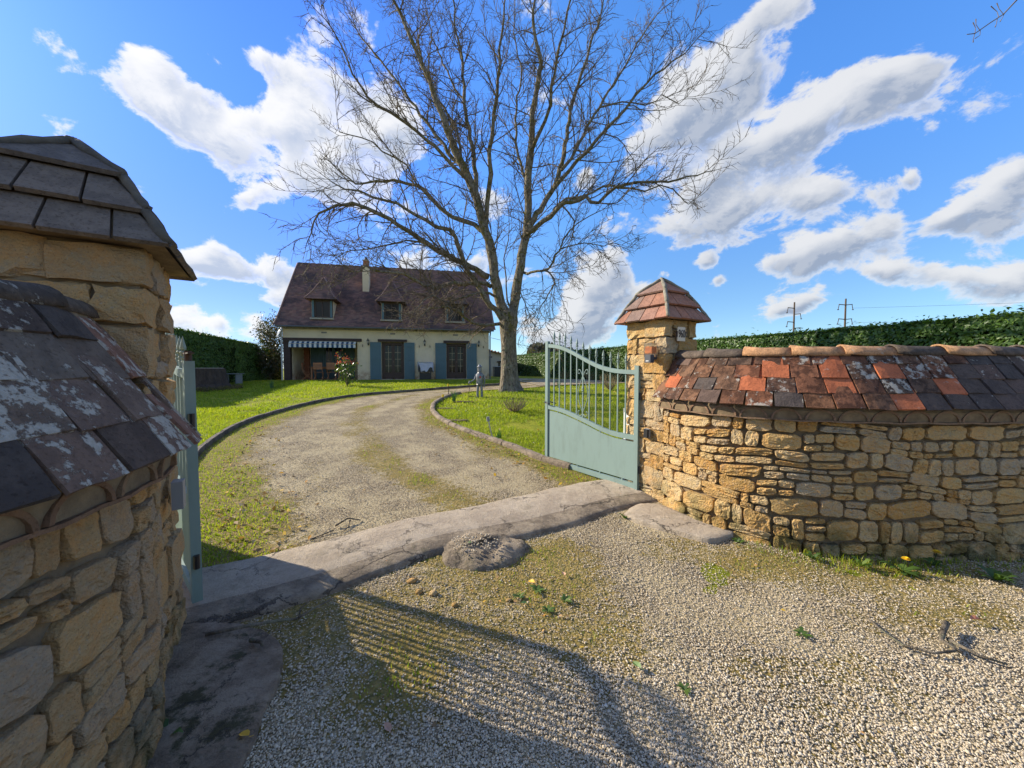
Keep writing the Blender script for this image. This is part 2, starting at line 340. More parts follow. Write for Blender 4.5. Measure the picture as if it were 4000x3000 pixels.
def ground_fn(t, b):
    p = t.pos(); m = t.attr('moss')
    nz = t.noise(p, 16, 6, .7); nb = t.noise(p, 2.1, 4, .6)
    nz2 = t.noise(p, 55, 4, .7)
    mm = t.mr(t.math('ADD', m, t.math('ADD', t.math('MULTIPLY', t.math('SUBTRACT', nz, .5), 1.7), t.math('MULTIPLY', t.math('SUBTRACT', nz2, .5), 1.1))), .40, .62)
    v = t.voro(p, 62, out='Color'); vs = t.n.new('ShaderNodeSeparateXYZ'); t.lk(v, vs.inputs[0])
    grav = t.ramp(vs.outputs[0], [(0, (.30, .225, .125)), (.35, (.46, .365, .22)), (.7, (.54, .44, .28)), (1, (.36, .29, .18))])
    vd = t.voro(p, 62)
    grav = t.mix(t.mr(vd, .30, .60, 0, .85), grav, (.11, .085, .05))
    grav = t.mix(t.mr(nb, .40, .62, 0, .6), grav, (.47, .385, .225))
    mossc = t.ramp(t.noise(p, 24, 6, .75), [(.30, (.05, .05, .012)), (.45, (.14, .115, .022)), (.55, (.24, .165, .035)), (.68, (.30, .22, .07)), (.8, (.15, .16, .025))])
    c = t.mix(t.math('MULTIPLY', mm, .85), grav, mossc)
    h = t.math('ADD', t.math('MULTIPLY', t.math('SUBTRACT', 1.0, vd), .8), t.noise(p, 45, 5, .7))
    return c, t.bump(h, .9, .012)
M_gravel = mat('mossy_gravel', rough=.95, fn=ground_fn, spec=.2)
def lawn_fn(t, b):
    p = t.pos()
    c = t.ramp(t.noise(p, 1.3, 6, .7), [(.3, (.18, .21, .014)), (.5, (.27, .29, .02)), (.68, (.36, .34, .035))])
    c = t.mix(t.mr(t.noise(p, 26, 4, .7), .45, .7, 0, .6), c, (.045, .07, .010))
    c = t.mix(t.mr(t.noise(p, 7, 4, .6), .60, .72, 0, .5), c, (.20, .16, .06))
    return c, t.bump(t.noise(p, 40, 5, .8), 1.0, .04)
M_lawn = mat('lawn_turf', rough=.95, fn=lawn_fn, spec=.15)
def pebble_fn(t, b):
    r = t.attr('rnd')
    return t.ramp(r, [(0, (.24, .185, .12)), (.2, (.45, .375, .26)), (.45, (.54, .46, .335)), (.62, (.33, .29, .225)), (.8, (.50, .395, .25)), (1, (.62, .56, .45))])
M_pebble = mat('limestone_pebble', rough=.85, fn=pebble_fn, spec=.3)
def leafy(stops, tr=.35, rough=.5, attr='rnd', spec=.4):
    def f(t, b):
        r = t.attr(attr); c = t.ramp(r, stops)
        out = t.n['Material Output']; tl = t.n.new('ShaderNodeBsdfTranslucent'); mx = t.n.new('ShaderNodeMixShader')
        t.put(b.inputs['Base Color'], c); t.put(tl.inputs[0], t.mix(1.0, c, (1.5, 1.6, .6), 'MULTIPLY')); mx.inputs[0].default_value = tr
        t.lk(b.outputs[0], mx.inputs[1]); t.lk(tl.outputs[0], mx.inputs[2]); t.lk(mx.outputs[0], out.inputs[0])
        return None
    return lambda t, b: f(t, b)
M_grass = mat('grass_blade', rough=.6, fn=leafy([(0, (.10, .15, .010)), (.4, (.19, .25, .014)), (.7, (.28, .32, .02)), (.93, (.35, .34, .035)), (1, (.40, .32, .10))], .45))
M_hedge = mat('laurel_leaf', rough=.45, fn=leafy([(0, (.03, .068, .014)), (.4, (.065, .13, .020)), (.75, (.105, .185, .028)), (.95, (.16, .23, .035)), (1, (.24, .21, .06))], .25))
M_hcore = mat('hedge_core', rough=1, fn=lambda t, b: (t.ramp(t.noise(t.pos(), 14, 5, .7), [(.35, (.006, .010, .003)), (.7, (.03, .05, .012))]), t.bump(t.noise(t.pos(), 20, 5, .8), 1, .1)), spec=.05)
M_shrub = mat('bronze_green_leaf', rough=.35, fn=leafy([(0, (.02, .035, .012)), (.5, (.05, .06, .02)), (.8, (.10, .06, .03)), (1, (.17, .08, .05))], .3))
M_phot = mat('red_tip_leaf', rough=.35, fn=leafy([(0, (.03, .06, .012)), (.45, (.07, .12, .02)), (.55, (.12, .14, .05)), (.7, (.35, .05, .04)), (1, (.45, .08, .06))], .35))
M_daff = mat('daffodil_leaf', rough=.5, fn=leafy([(0, (.04, .10, .03)), (1, (.08, .17, .05))], .3))
M_dead = mat('dead_leaf', rough=.8, fn=leafy([(0, (.12, .07, .03)), (.35, (.28, .19, .10)), (.6, (.40, .31, .20)), (.8, (.45, .22, .05)), (1, (.55, .38, .04))], .2), spec=.2)
M_weed = mat('weed_leaf', rough=.55, fn=leafy([(0, (.04, .08, .015)), (.6, (.08, .15, .02)), (1, (.14, .19, .04))], .35))
M_mossy = mat('moss_cushion', rough=1, fn=leafy([(0, (.07, .07, .012)), (.5, (.14, .12, .02)), (1, (.22, .16, .03))], .2), spec=.1)
M_yellow = mat('yellow_petal', (.80, .50, .01), .6)
M_white_petal = mat('white_petal', (.75, .75, .72), .6)
def bark_fn(t, b):
    p = t.pos(); sp = t.vm('MULTIPLY', p, (1, 1, .35))
    n = t.noise(sp, 14, 7, .7)
    c = t.ramp(n, [(.3, (.07, .055, .038)), (.5, (.20, .165, .12)), (.72, (.36, .31, .23))])
    z = t.n.new('ShaderNodeSeparateXYZ'); t.lk(p, z.inputs[0])
    c = t.mix(t.mr(t.noise(p, 7, 5, .7), .54, .62, 0, .65), c, (.24, .24, .15))
    c = t.mix(t.math('MULTIPLY', t.mr(t.noise(p, 4, 4, .7), .52, .6, 0, .8), t.mr(z.outputs[2], 2.4, 3.3)), c, (.13, .115, .02))
    c = t.mix(t.mr(t.noise(p, 11, 3), .60, .66, 0, .8), c, (.03, .027, .022))
    return c, t.bump(t.math('ADD', t.noise(sp, 22, 6, .75), t.math('MULTIPLY', t.voro(sp, 16), .8)), 1.0, .05)
M_bark = mat('ridged_bark', rough=.95, fn=bark_fn, spec=.15)
M_twig = mat('twig_bark', rough=.9, fn=lambda t, b: t.ramp(t.noise(t.pos(), 3.5, 4, .6), [(.3, (.08, .062, .042)), (.55, (.16, .125, .085)), (.75, (.26, .21, .14))]), spec=.15)
M_paint = mat('sage_green_paint', rough=.58, spec=.3, fn=lambda t, b: (t.mix(t.mr(t.noise(t.pos(), 60, 5, .8), .66, .72, 0, .6), t.mix(t.mr(t.noise(t.vm('MULTIPLY', t.pos(), (1, 1, .25)), 9, 5, .7), .45, .72, 0, .55), (.195, .27, .238), (.145, .195, .17)), (.12, .08, .05)), t.bump(t.noise(t.pos(), 150, 2), .06, .003)))
M_black = mat('black_plastic', (.015, .015, .017), .4)
M_greyp = mat('grey_plastic', (.22, .23, .23), .5)
M_whitep = mat('white_plastic', (.62, .62, .60), .45)
M_galv = mat('galvanised_steel', rough=.38, metal=.85, fn=lambda t, b: t.ramp(t.noise(t.pos(), 18, 4, .6), [(.3, (.30, .31, .31)), (.7, (.55, .56, .56))]))
M_red = mat('red_paint', (.42, .03, .02), .5)
M_rust = mat('rusty_iron', (.06, .035, .022), .8)

# ================================================================== GROUND
FL = np.array([-1.58, 1.59]); FR = np.array([1.63, 3.95])      # street corners of the two pillars
kL = [(-2.35, 2.55), (-3.2, 3.55), (-4.1, 4.55), (-4.778, 5.49), (-5.247, 6.27), (-5.84, 7.68), (-6.107, 8.93), (-6.12, 10.49), (-5.96, 11.74), (-5.55, 12.83), (-4.43, 13.86), (-2.94, 15.07), (-1.53, 16.12), (-.54, 16.70), (.3, 17.9), (.6, 20.5)]
kR = [(1.50, 4.42), (1.12, 4.85), (.477, 5.49), (.108, 6.12), (-.486, 6.90), (-1.25, 7.90), (-1.92, 9.23), (-2.235, 10.26), (-2.40, 11.54), (-2.22, 13.10), (-1.60, 14.30), (-.6, 14.95), (.9, 15.7), (1.9, 16.4), (3.0, 17.0), (4.2, 18.4)]
kLs = smooth_path(kL, 260); kRs = smooth_path(kR, 260)
DRV = np.r_[kLs, kRs[::-1]]

gx = np.r_[-700, -400, -250, -150, -90, -60, -40, -30, -24, np.arange(-20, 20.01, .4), 24, 30, 40, 60, 90, 150, 250, 400, 700]
gy = np.r_[-120, -60, -30, -15, -8, np.arange(-4, 34.01, .4), 38, 45, 60, 90, 150, 250, 400, 700, 1200]
X, Y = np.meshgrid(gx, gy); Z = ter(X, Y) + (fbm(X, Y, .9, 3) - .5) * .05 * np.clip((Y - 5) / 3, 0, 1) - .012
V = np.c_[X.ravel(), Y.ravel(), Z.ravel()]; nx = len(gx); i = np.arange((len(gy) - 1) * (nx - 1)); r_, c_ = i // (nx - 1), i % (nx - 1); a = r_ * nx + c_
link('ground', np_mesh('ground', V, np.c_[a, a + 1, a + 1 + nx, a + nx], M_lawn, True), kind='structure')

def drive_moss(u, v, x, y):      # u across 0..1, v metres along
    tr = np.minimum(np.abs(u - .34) / .16, np.abs(u - .74) / .15)
    m = np.clip(tr - .5, 0, 1.0)
    m = np.where((u > .40) & (u < .68), np.clip(m, 0, .57), m)
    return np.clip(m * .85 + (fbm(x, y, 1.7, 5) - .5) * .95 + .10, 0, 1)
N, Mc = 260, 48
us = np.linspace(0, 1, Mc); P = kLs[:, None, :] * (1 - us)[None, :, None] + kRs[:, None, :] * us[None, :, None]
X = P[..., 0]; Y = P[..., 1]; vv = np.repeat(np.arange(N)[:, None], Mc, 1) * .09
mo = drive_moss(us[None, :], vv, X, Y)
Z = ter(X, Y) + .012 + (fbm(X, Y, 3, 9) - .5) * .02 - .03 * np.exp(-((np.minimum(np.abs(us - .34), np.abs(us - .74)) / .12) ** 2))[None, :]
Z = np.maximum(Z, ter(X, Y) + .004); 
i = np.arange((N - 1) * (Mc - 1)); r_, c_ = i // (Mc - 1), i % (Mc - 1); a = r_ * Mc + c_
link('driveway', np_mesh('driveway', np.c_[X.ravel(), Y.ravel(), (Z + .012).ravel()], np.c_[a, a + 1, a + 1 + Mc, a + Mc], M_gravel, True, {'moss': mo.ravel()}), kind='structure')
# parking area beyond the tree
pk = [(.6, 18.2), (1.2, 16.2), (3.2, 17.0), (6.2, 18.6), (4.5, 22.8), (.2, 22.6), (-.8, 21.2)]
MB().add([(x, y, tz(x, y) + .045) for x, y in pk], [tuple(range(len(pk)))]).build('parking_area', M_gravel, kind='structure')

def fore_moss(x, y):
    d = np.hypot(x - .15, y - 2.35)
    m = .20 + .50 * np.exp(-(d / .55) ** 2) + .40 * np.exp(-((x + .75) / .5) ** 2 - ((y - 1.75) / .55) ** 2)
    m += .55 * np.clip(1.0 - np.hypot(np.maximum(x - 2.1, 0) * .2, y - (3.0 - .12 * x)) / .55, 0, 1)           # along the foot of the right wall
    m += .35 * np.exp(-((x - 1.25) / .35) ** 2 - ((y - 1.9) / .4) ** 2) + .22 * np.clip((.2 - x) / .8, 0, 1) + .25 * np.exp(-((x - .75) / .35) ** 2 - ((y - 2.1) / .35) ** 2)
    m -= .35 * np.exp(-((x - 1.0 - (2.6 - y) * .5) / .42) ** 2) * (y > 1.9)
    m += .45 * np.exp(-((x - 2.6) / .9) ** 2 - ((y - 2.15) / .16) ** 2)
    return np.clip(m + (fbm(x, y, 2.2, 21) - .5) * 1.0, 0, 1)
gx = np.r_[-60, -30, -14, -8, np.arange(-5, 9.01, .05), 12, 20, 40, 80]; gy = np.r_[-30, -12, -5, np.arange(-2, 4.61, .05)]
X, Y = np.meshgrid(gx, gy); Z = ter(X, Y) * 0 + .002 + (fbm(X, Y, 2, 31) - .5) * .03 + .0
fade = np.clip((Y - 2.4) / 1.2, 0, 1)
V = np.c_[X.ravel(), Y.ravel(), (Z + ter(X, Y) * fade).ravel()]; nx = len(gx); i = np.arange((len(gy) - 1) * (nx - 1)); r_, c_ = i // (nx - 1), i % (nx - 1); a = r_ * nx + c_
F = np.c_[a, a + 1, a + 1 + nx, a + nx]
e = np.array([.806, .592])                                    # direction of the gateway line
cx = V[F].mean(1)
side = (cx[:, 0] - FL[0]) * -e[1] + (cx[:, 1] - FL[1]) * e[0]
F = F[side < .45]
link('forecourt', np_mesh('forecourt', V, F, M_gravel, True, {'moss': fore_moss(X, Y).ravel()}), kind='structure')

# concrete threshold between the pillars
back = smooth_path([(-2.9, 2.25), (-2.30, 2.61), (-1.95, 2.80), (-1.58, 3.05), (-1.11, 3.43), (-.50, 3.74), (.23, 4.17), (.95, 4.60), (1.75, 4.75)], 90)
front = smooth_path([(-2.1, 1.75), (-1.80, 2.00), (-1.53, 2.17), (-1.27, 2.33), (-1.09, 2.47), (-.82, 2.735), (-.55, 2.98), (-.1, 3.12), (.18, 3.2), (.63, 3.46), (1.19, 3.84), (1.62, 4.02)], 90)
prof = [(0, -.05), (0.004, .040), (.05, .052), (.3, .056), (.55, .056), (.66, .052), (.70, .046), (.80, .040), (.92, .030), (.985, .012), (1.0, -.05)]
vs = []; 
for k in range(90):
    for w_, h in prof:
        p = back[k] * (1 - w_) + front[k] * w_; jit = (float(fbm(p[0], p[1], 6, 4)) - .5) * .018
        q = p + (np.array([.5, -.8]) * (float(fbm(k * .07, w_, 3, 2)) - .5) * .06 if w_ > .9 or w_ < .01 else 0)
        vs.append((q[0], q[1], tz(*p) + h + .008 + (jit if 0 < w_ < 1 else 0)))
n = len(prof); fs = [(i * n + j, (i + 1) * n + j, (i + 1) * n + j + 1, i * n + j + 1) for i in range(89) for j in range(n - 1)]
th = MB().add(vs, fs).build('threshold', [M_conc, M_rough], smooth=True, kind='structure')
th.data.polygons.foreach_set('material_index', [1 if (i % (n - 1)) >= 6 else 0 for i in range(len(fs))])
# side strip against the right wall, slab at the foot of the left pillar
def slab(name, poly, z0, h, m, parent=None, n=80):
    b = smooth_path(poly + [poly[0]], n, 1)[:-1]; c = b.mean(0); vs = []; N_ = len(b)
    rings = [(1.0, -.04), (1.0, h * .75), (.98, h), (.8, h * 1.05), (.5, h * 1.1), (.2, h * 1.1)]
    for s_, z in rings:
        for p in b:
            q = c + (p - c) * (s_ + (float(fbm(p[0], p[1], 6, 8)) - .5) * .10 + (float(fbm(p[0], p[1], 30, 18)) - .5) * .05); vs.append((q[0], q[1], z0 + z + (float(fbm(q[0], q[1], 7, 6)) - .5) * .012))
    vs.append((c[0], c[1], z0 + h * 1.1)); fs = [(r * N_ + k, r * N_ + (k + 1) % N_, (r + 1) * N_ + (k + 1) % N_, (r + 1) * N_ + k) for r in range(len(rings) - 1) for k in range(N_)]
    L_ = (len(rings) - 1) * N_; fs += [(L_ + k, L_ + (k + 1) % N_, len(vs) - 1) for k in range(N_)]
    return MB().add(vs, fs).build(name, m, parent, smooth=True)
slab('kerb_strip', [(1.22, 3.80), (1.42, 3.96), (1.62, 3.86), (1.72, 3.62), (1.90, 3.32), (2.00, 3.22), (1.72, 3.08), (1.58, 3.15), (1.38, 3.34), (1.10, 3.60)], .018, .04, M_conc, n=120)['kind'] = 'structure'
slab('pillar_footing', [(-2.0, 2.05), (-1.78, 2.10), (-1.5, 2.05), (-1.32, 1.98), (-1.18, 1.86), (-1.10, 1.70), (-1.06, 1.52), (-1.0, 1.33), (-.95, 1.1), (-1.3, .9), (-1.7, 1.2)], .010, .035, M_concM)['kind'] = 'structure'

# stop mound in the middle of the gateway
def mound():
    vs, fs = [], []; NR, NA = 14, 56
    for r in range(NR + 1):
        q = r / NR
        for k in range(NA):
            a_ = 2 * math.pi * k / NA; ex = .385 * (1 + .07 * math.sin(3 * a_ + 1) + .05 * math.sin(5 * a_)) * q; ey = .31 * q
            x = -.25 + ex * math.cos(a_); y = 2.98 + ey * math.sin(a_)
            z = .012 + .085 * (1 - q ** 2.0) * (1 + .25 * math.sin(a_)) + (float(fbm(x, y, 13, 3)) - .5) * .06 * (q < .97) + (float(fbm(x, y, 40, 5)) - .5) * .02
            if q < .45: z -= .045 * math.exp(-((x + .13) ** 2 + (y - 2.90) ** 2) / .02)
            if r == NR: z = -.03
            vs.append((x, y, z))
    for r in range(NR):
        for k in range(NA): fs.append((r * NA + k, r * NA + (k + 1) % NA, (r + 1) * NA + (k + 1) % NA, (r + 1) * NA + k))
    vs.append(vs[0]); fs += [(k, (k + 1) % NA, len(vs) - 1) for k in range(NA)]
    return MB().add(vs, fs).build('gate_stop', M_rough, smooth=True)
tag(mound(), 'low rounded lump of rough concrete in front of the threshold middle', 'gate stop')

# ------------------------------------------------------------------ kerbs along the drive
def kerb(path, name, step, w, h, inside, round_=False, i0=0, sink=0.):
    root = bpy.data.objects.new(name, None); COL.objects.link(root); root.location = (path[0][0], path[0][1], 0); root['kind'] = 'structure'
    d = np.r_[0, np.cumsum(np.hypot(*np.diff(path, axis=0).T))]; s = 0; k = 0
    while s < d[-1] - step * .3:
        L_ = step * random.uniform(.85, 1.1); e2 = min(s + L_ - .012, d[-1]); m_ = MB(); vs = []; ns = 5; off = random.uniform(-.008, .008); dz = random.uniform(-.008, .006)
        pr = [(-.5, -.12), (-.5, .55), (-.38, .9), (-.15, 1.0), (.15, 1.0), (.38, .9), (.5, .55), (.5, -.12)] if round_ else [(-.5, -.12), (-.5, .93), (-.42, 1.0), (.36, 1.0), (.5, .86), (.5, -.12)]
        for q in range(ns):
            ss = s + (e2 - s) * q / (ns - 1); x = np.interp(ss, d, path[:, 0]); y = np.interp(ss, d, path[:, 1])
            x2 = np.interp(ss + .05, d, path[:, 0]); y2 = np.interp(ss + .05, d, path[:, 1]); x1 = np.interp(ss - .05, d, path[:, 0]); y1 = np.interp(ss - .05, d, path[:, 1])
            t_ = Vector((x2 - x1, y2 - y1, 0)).normalized(); nn = Vector((t_.y, -t_.x, 0)) * inside; sh = .94 if q in (0, ns - 1) else 1
            for a_, b_ in pr:
                p = Vector((x, y, tz(x, y) + .01)) + nn * (a_ * w * sh + off); p.z += (b_ * h * sh + dz - sink) + random.uniform(-.003, .003); vs.append(p)
        n_ = len(pr); fs = [(i * n_ + j, i * n_ + j + 1, (i + 1) * n_ + j + 1, (i + 1) * n_ + j) for i in range(ns - 1) for j in range(n_ - 1)] + [tuple(range(n_)), tuple(range((ns - 1) * n_, ns * n_))[::-1]]
        m_.add(vs, fs).build('kerb_stone', M_kerbR if round_ else M_kerb, root, smooth=False); s = e2 + .012; k += 1
kerb(kLs[10:225], 'left_kerb', 1.0, .08, .10, 1)
kerb(kRs[14:150], 'right_kerb', .55, .13, .085, -1, True)

# ================================================================== WALLS
def wall_rects(L, z0, z1, rg, sc=1.0, thin=.50):
    out = []; z = z0
    hs = []
    while z < z1 - .01:
        h = rg.uniform(.13, .25) * sc
        if z1 - z - h < .12 * sc: h = z1 - z
        hs.append((z, z + h)); z += h
    def split(a, b, c, d, lv):
        w, h = b - a, d - c
        if lv == 0 or (w < .15 * sc) or w * h < .010 * sc * sc: out.append((a, b, c, d)); return
        r = rg.random()
        if h > .13 * sc and r < thin and w / h > .6:
            q = c + h * rg.uniform(.36, .64); split(a, b, c, q, lv - 1); split(a, b, q, d, lv - 1)
        elif w > .24 * sc and r < .9:
            q = a + w * rg.uniform(.33, .67); split(a, q, c, d, lv - 1); split(q, b, c, d, lv - 1)
        else: out.append((a, b, c, d))
    for (a, b) in hs:
        s = -rg.uniform(0, .1)
        while s < L:
            w = rg.uniform(.17, .46) * sc; e_ = min(s + w, L)
            if L - e_ < .1: e_ = L
            split(max(s, 0), e_, a, b, rg.integers(0, 4)); s = e_
    return out
def stone_mesh(rect, surf, rg, gap=.0062, proud=.019, warp=True):
    a, b, c, d = rect; w, h = (b - a), (d - c); cs, cz = (a + b) / 2, (c + d) / 2
    hw, hh = w / 2 - gap * rg.uniform(.5, 1.3), h / 2 - gap * rg.uniform(.5, 1.3)
    n = 16; ex = rg.uniform(6.0, 18.0); tl = rg.uniform(-.05, .05); tz_ = rg.uniform(-.06, .06); ph = rg.uniform(0, 6.3)
    out = []
    for k in range(n):
        th_ = 2 * math.pi * (k + .5) / n; cc, ss = math.cos(th_), math.sin(th_)
        r = (abs(cc) ** ex + abs(ss) ** ex) ** (-1 / ex)
        j = 1 + rg.uniform(-.075, .03) - .07 * max(0, math.sin(2 * th_ + ph)) * min(1, ex / 5)
        u = cc * r * j * hw; v = ss * r * j * hh
        out.append((u + v * tl, v + u * tz_ * min(1, hh / hw * 1.5)))
    pr = proud * rg.uniform(.55, 1.3); tiltu, tiltv = rg.uniform(-.35, .35) * pr / hw, rg.uniform(-.3, .35) * pr / hh
    rings = [(1.0, -.06, 0), (1.01, -.008, .0), (.99, pr * .75, .5), (.93, pr * .98, .9), (.64, pr * 1.0, 1.2), (.32, pr * 1.0, 1.2)]
    vs = []
    def mp(u, v, o):
        s_, z_ = cs + u, cz + v
        if warp: z_ += .022 * math.sin(s_ * 3.1 + cz * 4.0) + .012 * math.sin(s_ * 7.7 + cz * 9)
        return surf(s_, z_, o)
    for sc_, o, f_ in rings:
        for u, v in out: vs.append(mp(u * sc_, v * sc_, o + f_ * (tiltu * u + tiltv * v) + f_ * rg.uniform(-.30, .30) * pr))
    vs.append(mp(0, 0, pr * 1.1)); L_ = (len(rings) - 1) * n
    fs = [(r * n + k, r * n + (k + 1) % n, (r + 1) * n + (k + 1) % n, (r + 1) * n + k) for r in range(len(rings) - 1) for k in range(n)] + [(L_ + k, L_ + (k + 1) % n, len(vs) - 1) for k in range(n)]
    cen = sum((Vector(v) for v in vs), Vector()) / len(vs)
    me = bpy.data.meshes.new('stone'); me.from_pydata([tuple(Vector(v) - cen) for v in vs], [], fs)
    return me, cen
def catmull(P, n):
    return smooth_path(P, n, 4)
TILE_MESH = {}
def tile_mesh(m, var, w=.185, l=.25, th=.014):
    key = (m.name, var)
    if key in TILE_MESH: return TILE_MESH[key]
    rg = random.Random(var * 7 + 1); vs = []; nx, ny = 4, 3
    for zz in (0, th):
        for j in range(ny):
            for i in range(nx):
                x = -w / 2 + w * i / (nx - 1); y = l * j / (ny - 1)
                if j == 0: y += rg.uniform(-.005, .005)
                z = zz + .004 * math.sin(i * 1.1 + var) + rg.uniform(-.001, .001) + .003 * (j == 1)
                if zz and (i in (0, nx - 1) or j == 0): z -= .003
                vs.append((x + rg.uniform(-.0015, .0015), y, z))
    N_ = nx * ny; fs = []
    for j in range(ny - 1):
        for i in range(nx - 1):
            a_ = j * nx + i; fs.append((N_ + a_, N_ + a_ + 1, N_ + a_ + 1 + nx, N_ + a_ + nx)); fs.append((a_, a_ + nx, a_ + 1 + nx, a_ + 1))
    for i in range(nx - 1): fs.append((i, i + 1, N_ + i + 1, N_ + i))
    for j in range(ny - 1): fs.append((j * nx, N_ + j * nx, N_ + (j + 1) * nx, (j + 1) * nx)); q = j * nx + nx - 1; fs.append((q, q + nx, N_ + q + nx, N_ + q))
    me = bpy.data.meshes.new('tile'); me.from_pydata(vs, [], fs); me.materials.append(m); TILE_MESH[key] = me; return me

def coped_wall(root, path, sgn, seed, M_st, M_mo, pick_tile, M_rd, ztop=1.085, zridge=1.64, zeave=1.178, r_in=.20, over=.10, max_st=298, sc=.77, thin=.58):
    rg = np.random.default_rng(seed)
    d = np.r_[0, np.cumsum(np.hypot(*np.diff(path, axis=0).T))]; L = d[-1]
    def fr(s):
        x = np.interp(s, d, path[:, 0]); y = np.interp(s, d, path[:, 1]); s0, s1 = max(s - .06, 0), min(s + .06, L)
        t_ = np.array([np.interp(s1, d, path[:, 0]) - np.interp(s0, d, path[:, 0]), np.interp(s1, d, path[:, 1]) - np.interp(s0, d, path[:, 1])]); t_ = t_ / np.hypot(*t_)
        if s < 0: x, y = x + t_[0] * s, y + t_[1] * s
        if s > L: x, y = x + t_[0] * (s - L), y + t_[1] * (s - L)
        nn = np.array([t_[1], -t_[0]]) * sgn        # outward
        return np.array([x, y]), t_, nn
    def surf(s, z, o):
        p, t_, nn = fr(s); q = p + nn * (o + .04 * max(0, (.5 - z)) * .4); return (q[0], q[1], z)
    # core and roof body
    ns = 60; vs = []; cs = [(-.026, -.1), (-.026, ztop), (over * .52, ztop + .008), (over * .62, zeave - .012), (-r_in, zridge - .05), (-2 * r_in - over * .5, zeave), (-2 * r_in, ztop), (-2 * r_in, -.1)]
    for i in range(ns):
        p, t_, nn = fr(L * i / (ns - 1))
        for o, z in cs: q = p + nn * o; vs.append((q[0], q[1], z))
    n_ = len(cs); fs = [(i * n_ + j, i * n_ + (j + 1) % n_, (i + 1) * n_ + (j + 1) % n_, (i + 1) * n_ + j) for i in range(ns - 1) for j in range(n_)] + [tuple(range(n_)), tuple(range((ns - 1) * n_, ns * n_))]
    MB().add(vs, fs).build('mortar_core', M_mo, root)
    rects = wall_rects(L, -.04, ztop - .005, rg, sc, thin); rects.sort(key=lambda r: r[0]); meshes = 0; rest = MB()
    for rc in rects:
        me, cen = stone_mesh(rc, surf, rg)
        if meshes < max_st:
            me.materials.append(M_st); link('stone', me, root, Matrix.Translation(cen)); meshes += 1
        else: rest.add([v.co + cen for v in me.vertices], [tuple(p.vertices) for p in me.polygons]); bpy.data.meshes.remove(me)
    if rest.v: rest.build('stones', M_st, root, kind='stuff')
    # scalloped course of half-round tiles under the eave
    vs = []; arc = [(.102 * math.cos(a_), .086 * math.sin(a_)) for a_ in [math.pi * k / 10 for k in range(11)]]
    outer = [(x_ * 1.0, y_) for x_, y_ in arc]; inner = [(x_ * .86, y_ * .80) for x_, y_ in arc]
    depth = over * .62 + .023; vs = [(x_, y_, z_) for y_ in (0, -depth) for poly in (outer, inner) for x_, z_ in [(q[0], q[1]) for q in poly]]
    fs = []
    for k in range(10): fs += [(k, k + 1, 23 + k, 22 + k), (22 + k, 23 + k, 34 + k, 33 + k), (11 + k, 33 + k, 34 + k, 12 + k)]
    me_sc = bpy.data.meshes.new('scallop_tile'); me_sc.from_pydata(vs, [], fs); me_sc.materials.append(M_scal)
    s = .08
    while s < L:
        p, t_, nn = fr(s); M_ = Matrix(((t_[0], -nn[0], 0, 0), (t_[1], -nn[1], 0, 0), (0, 0, 1, 0), (0, 0, 0, 1)))
        q = p - nn * .02; link('scallop_tile', me_sc, root, Matrix.Translation((q[0], q[1], ztop + .012)) @ M_); s += .212
    vs = []
    for i in range(ns):
        p, t_, nn = fr(L * i / (ns - 1))
        for o, z in [(-.05, ztop - .004), (over * .62, ztop - .004), (over * .62, ztop + .008), (-.05, ztop + .008)]: q = p + nn * o; vs.append((q[0], q[1], z + (o > 0) * .004 * math.sin(i * 1.7)))
    fs = [(i * 4 + j, i * 4 + (j + 1) % 4, (i + 1) * 4 + (j + 1) % 4, (i + 1) * 4 + j) for i in range(ns - 1) for j in range(4)] + [(0, 1, 2, 3), (ns * 4 - 4, ns * 4 - 3, ns * 4 - 2, ns * 4 - 1)]
    MB().add(vs, fs).build('tile_ledge', M_scal, root)
    # courses of plain tiles
    rise = zridge - zeave; run = r_in + over; sl = math.hypot(rise, run); up_z, up_in = rise / sl, run / sl; K = 4; exp = (sl - .015) / K
    for k in range(K):
        rr = over - run * (k + .3) / K; s = -.04 + (k % 2) * .09 * (1 if sgn > 0 else -1)
        while s < L:
            p, t_, nn = fr(s); ph = 1 if True else 0
            # arc length at this radius relative to the face
            p2, _, _ = fr(s + .1); q1 = p + nn * rr; q2 = p2 + fr(s + .1)[2] * rr; ratio = max(.4, np.hypot(*(q2 - q1)) / .1); ds = .192 / ratio
            sm = s + ds / 2; p, t_, nn = fr(sm)
            tv = Vector((t_[0], t_[1], 0)); nv = Vector((nn[0], nn[1], 0)); upv = (-nv * up_in + Vector((0, 0, 1)) * up_z).normalized(); out_ = (nv * up_z + Vector((0, 0, 1)) * up_in).normalized()
            if tv.cross(upv).dot(out_) < 0: tv = -tv
            an = rg.uniform(-.10, -.05); upt = (upv * math.cos(an) + out_ * math.sin(an)).normalized(); ot = tv.cross(upt)
            yaw = rg.uniform(-.025, .025); tv2 = (tv * math.cos(yaw) + upt * math.sin(yaw)); up2 = ot.cross(tv2)
            base = Vector((p[0], p[1], 0)) + nv * over + Vector((0, 0, zeave)) + upv * (k * exp + rg.uniform(-.006, .006)) + out_ * (.030 + rg.uniform(-.003, .003))
            wsc = rg.uniform(.96, 1.0); ly = .62 if k == K - 1 else 1.0
            M_ = Matrix(((tv2.x * wsc, up2.x * ly, ot.x, base.x), (tv2.y * wsc, up2.y * ly, ot.y, base.y), (tv2.z * wsc, up2.z * ly, ot.z, base.z), (0, 0, 0, 1)))
            link('tile', tile_mesh(pick_tile(k, sm, rg), int(rg.integers(0, 5))), root, M_); s += ds
    # far slope of the coping, laid as plain courses
    vs, fs = [], []
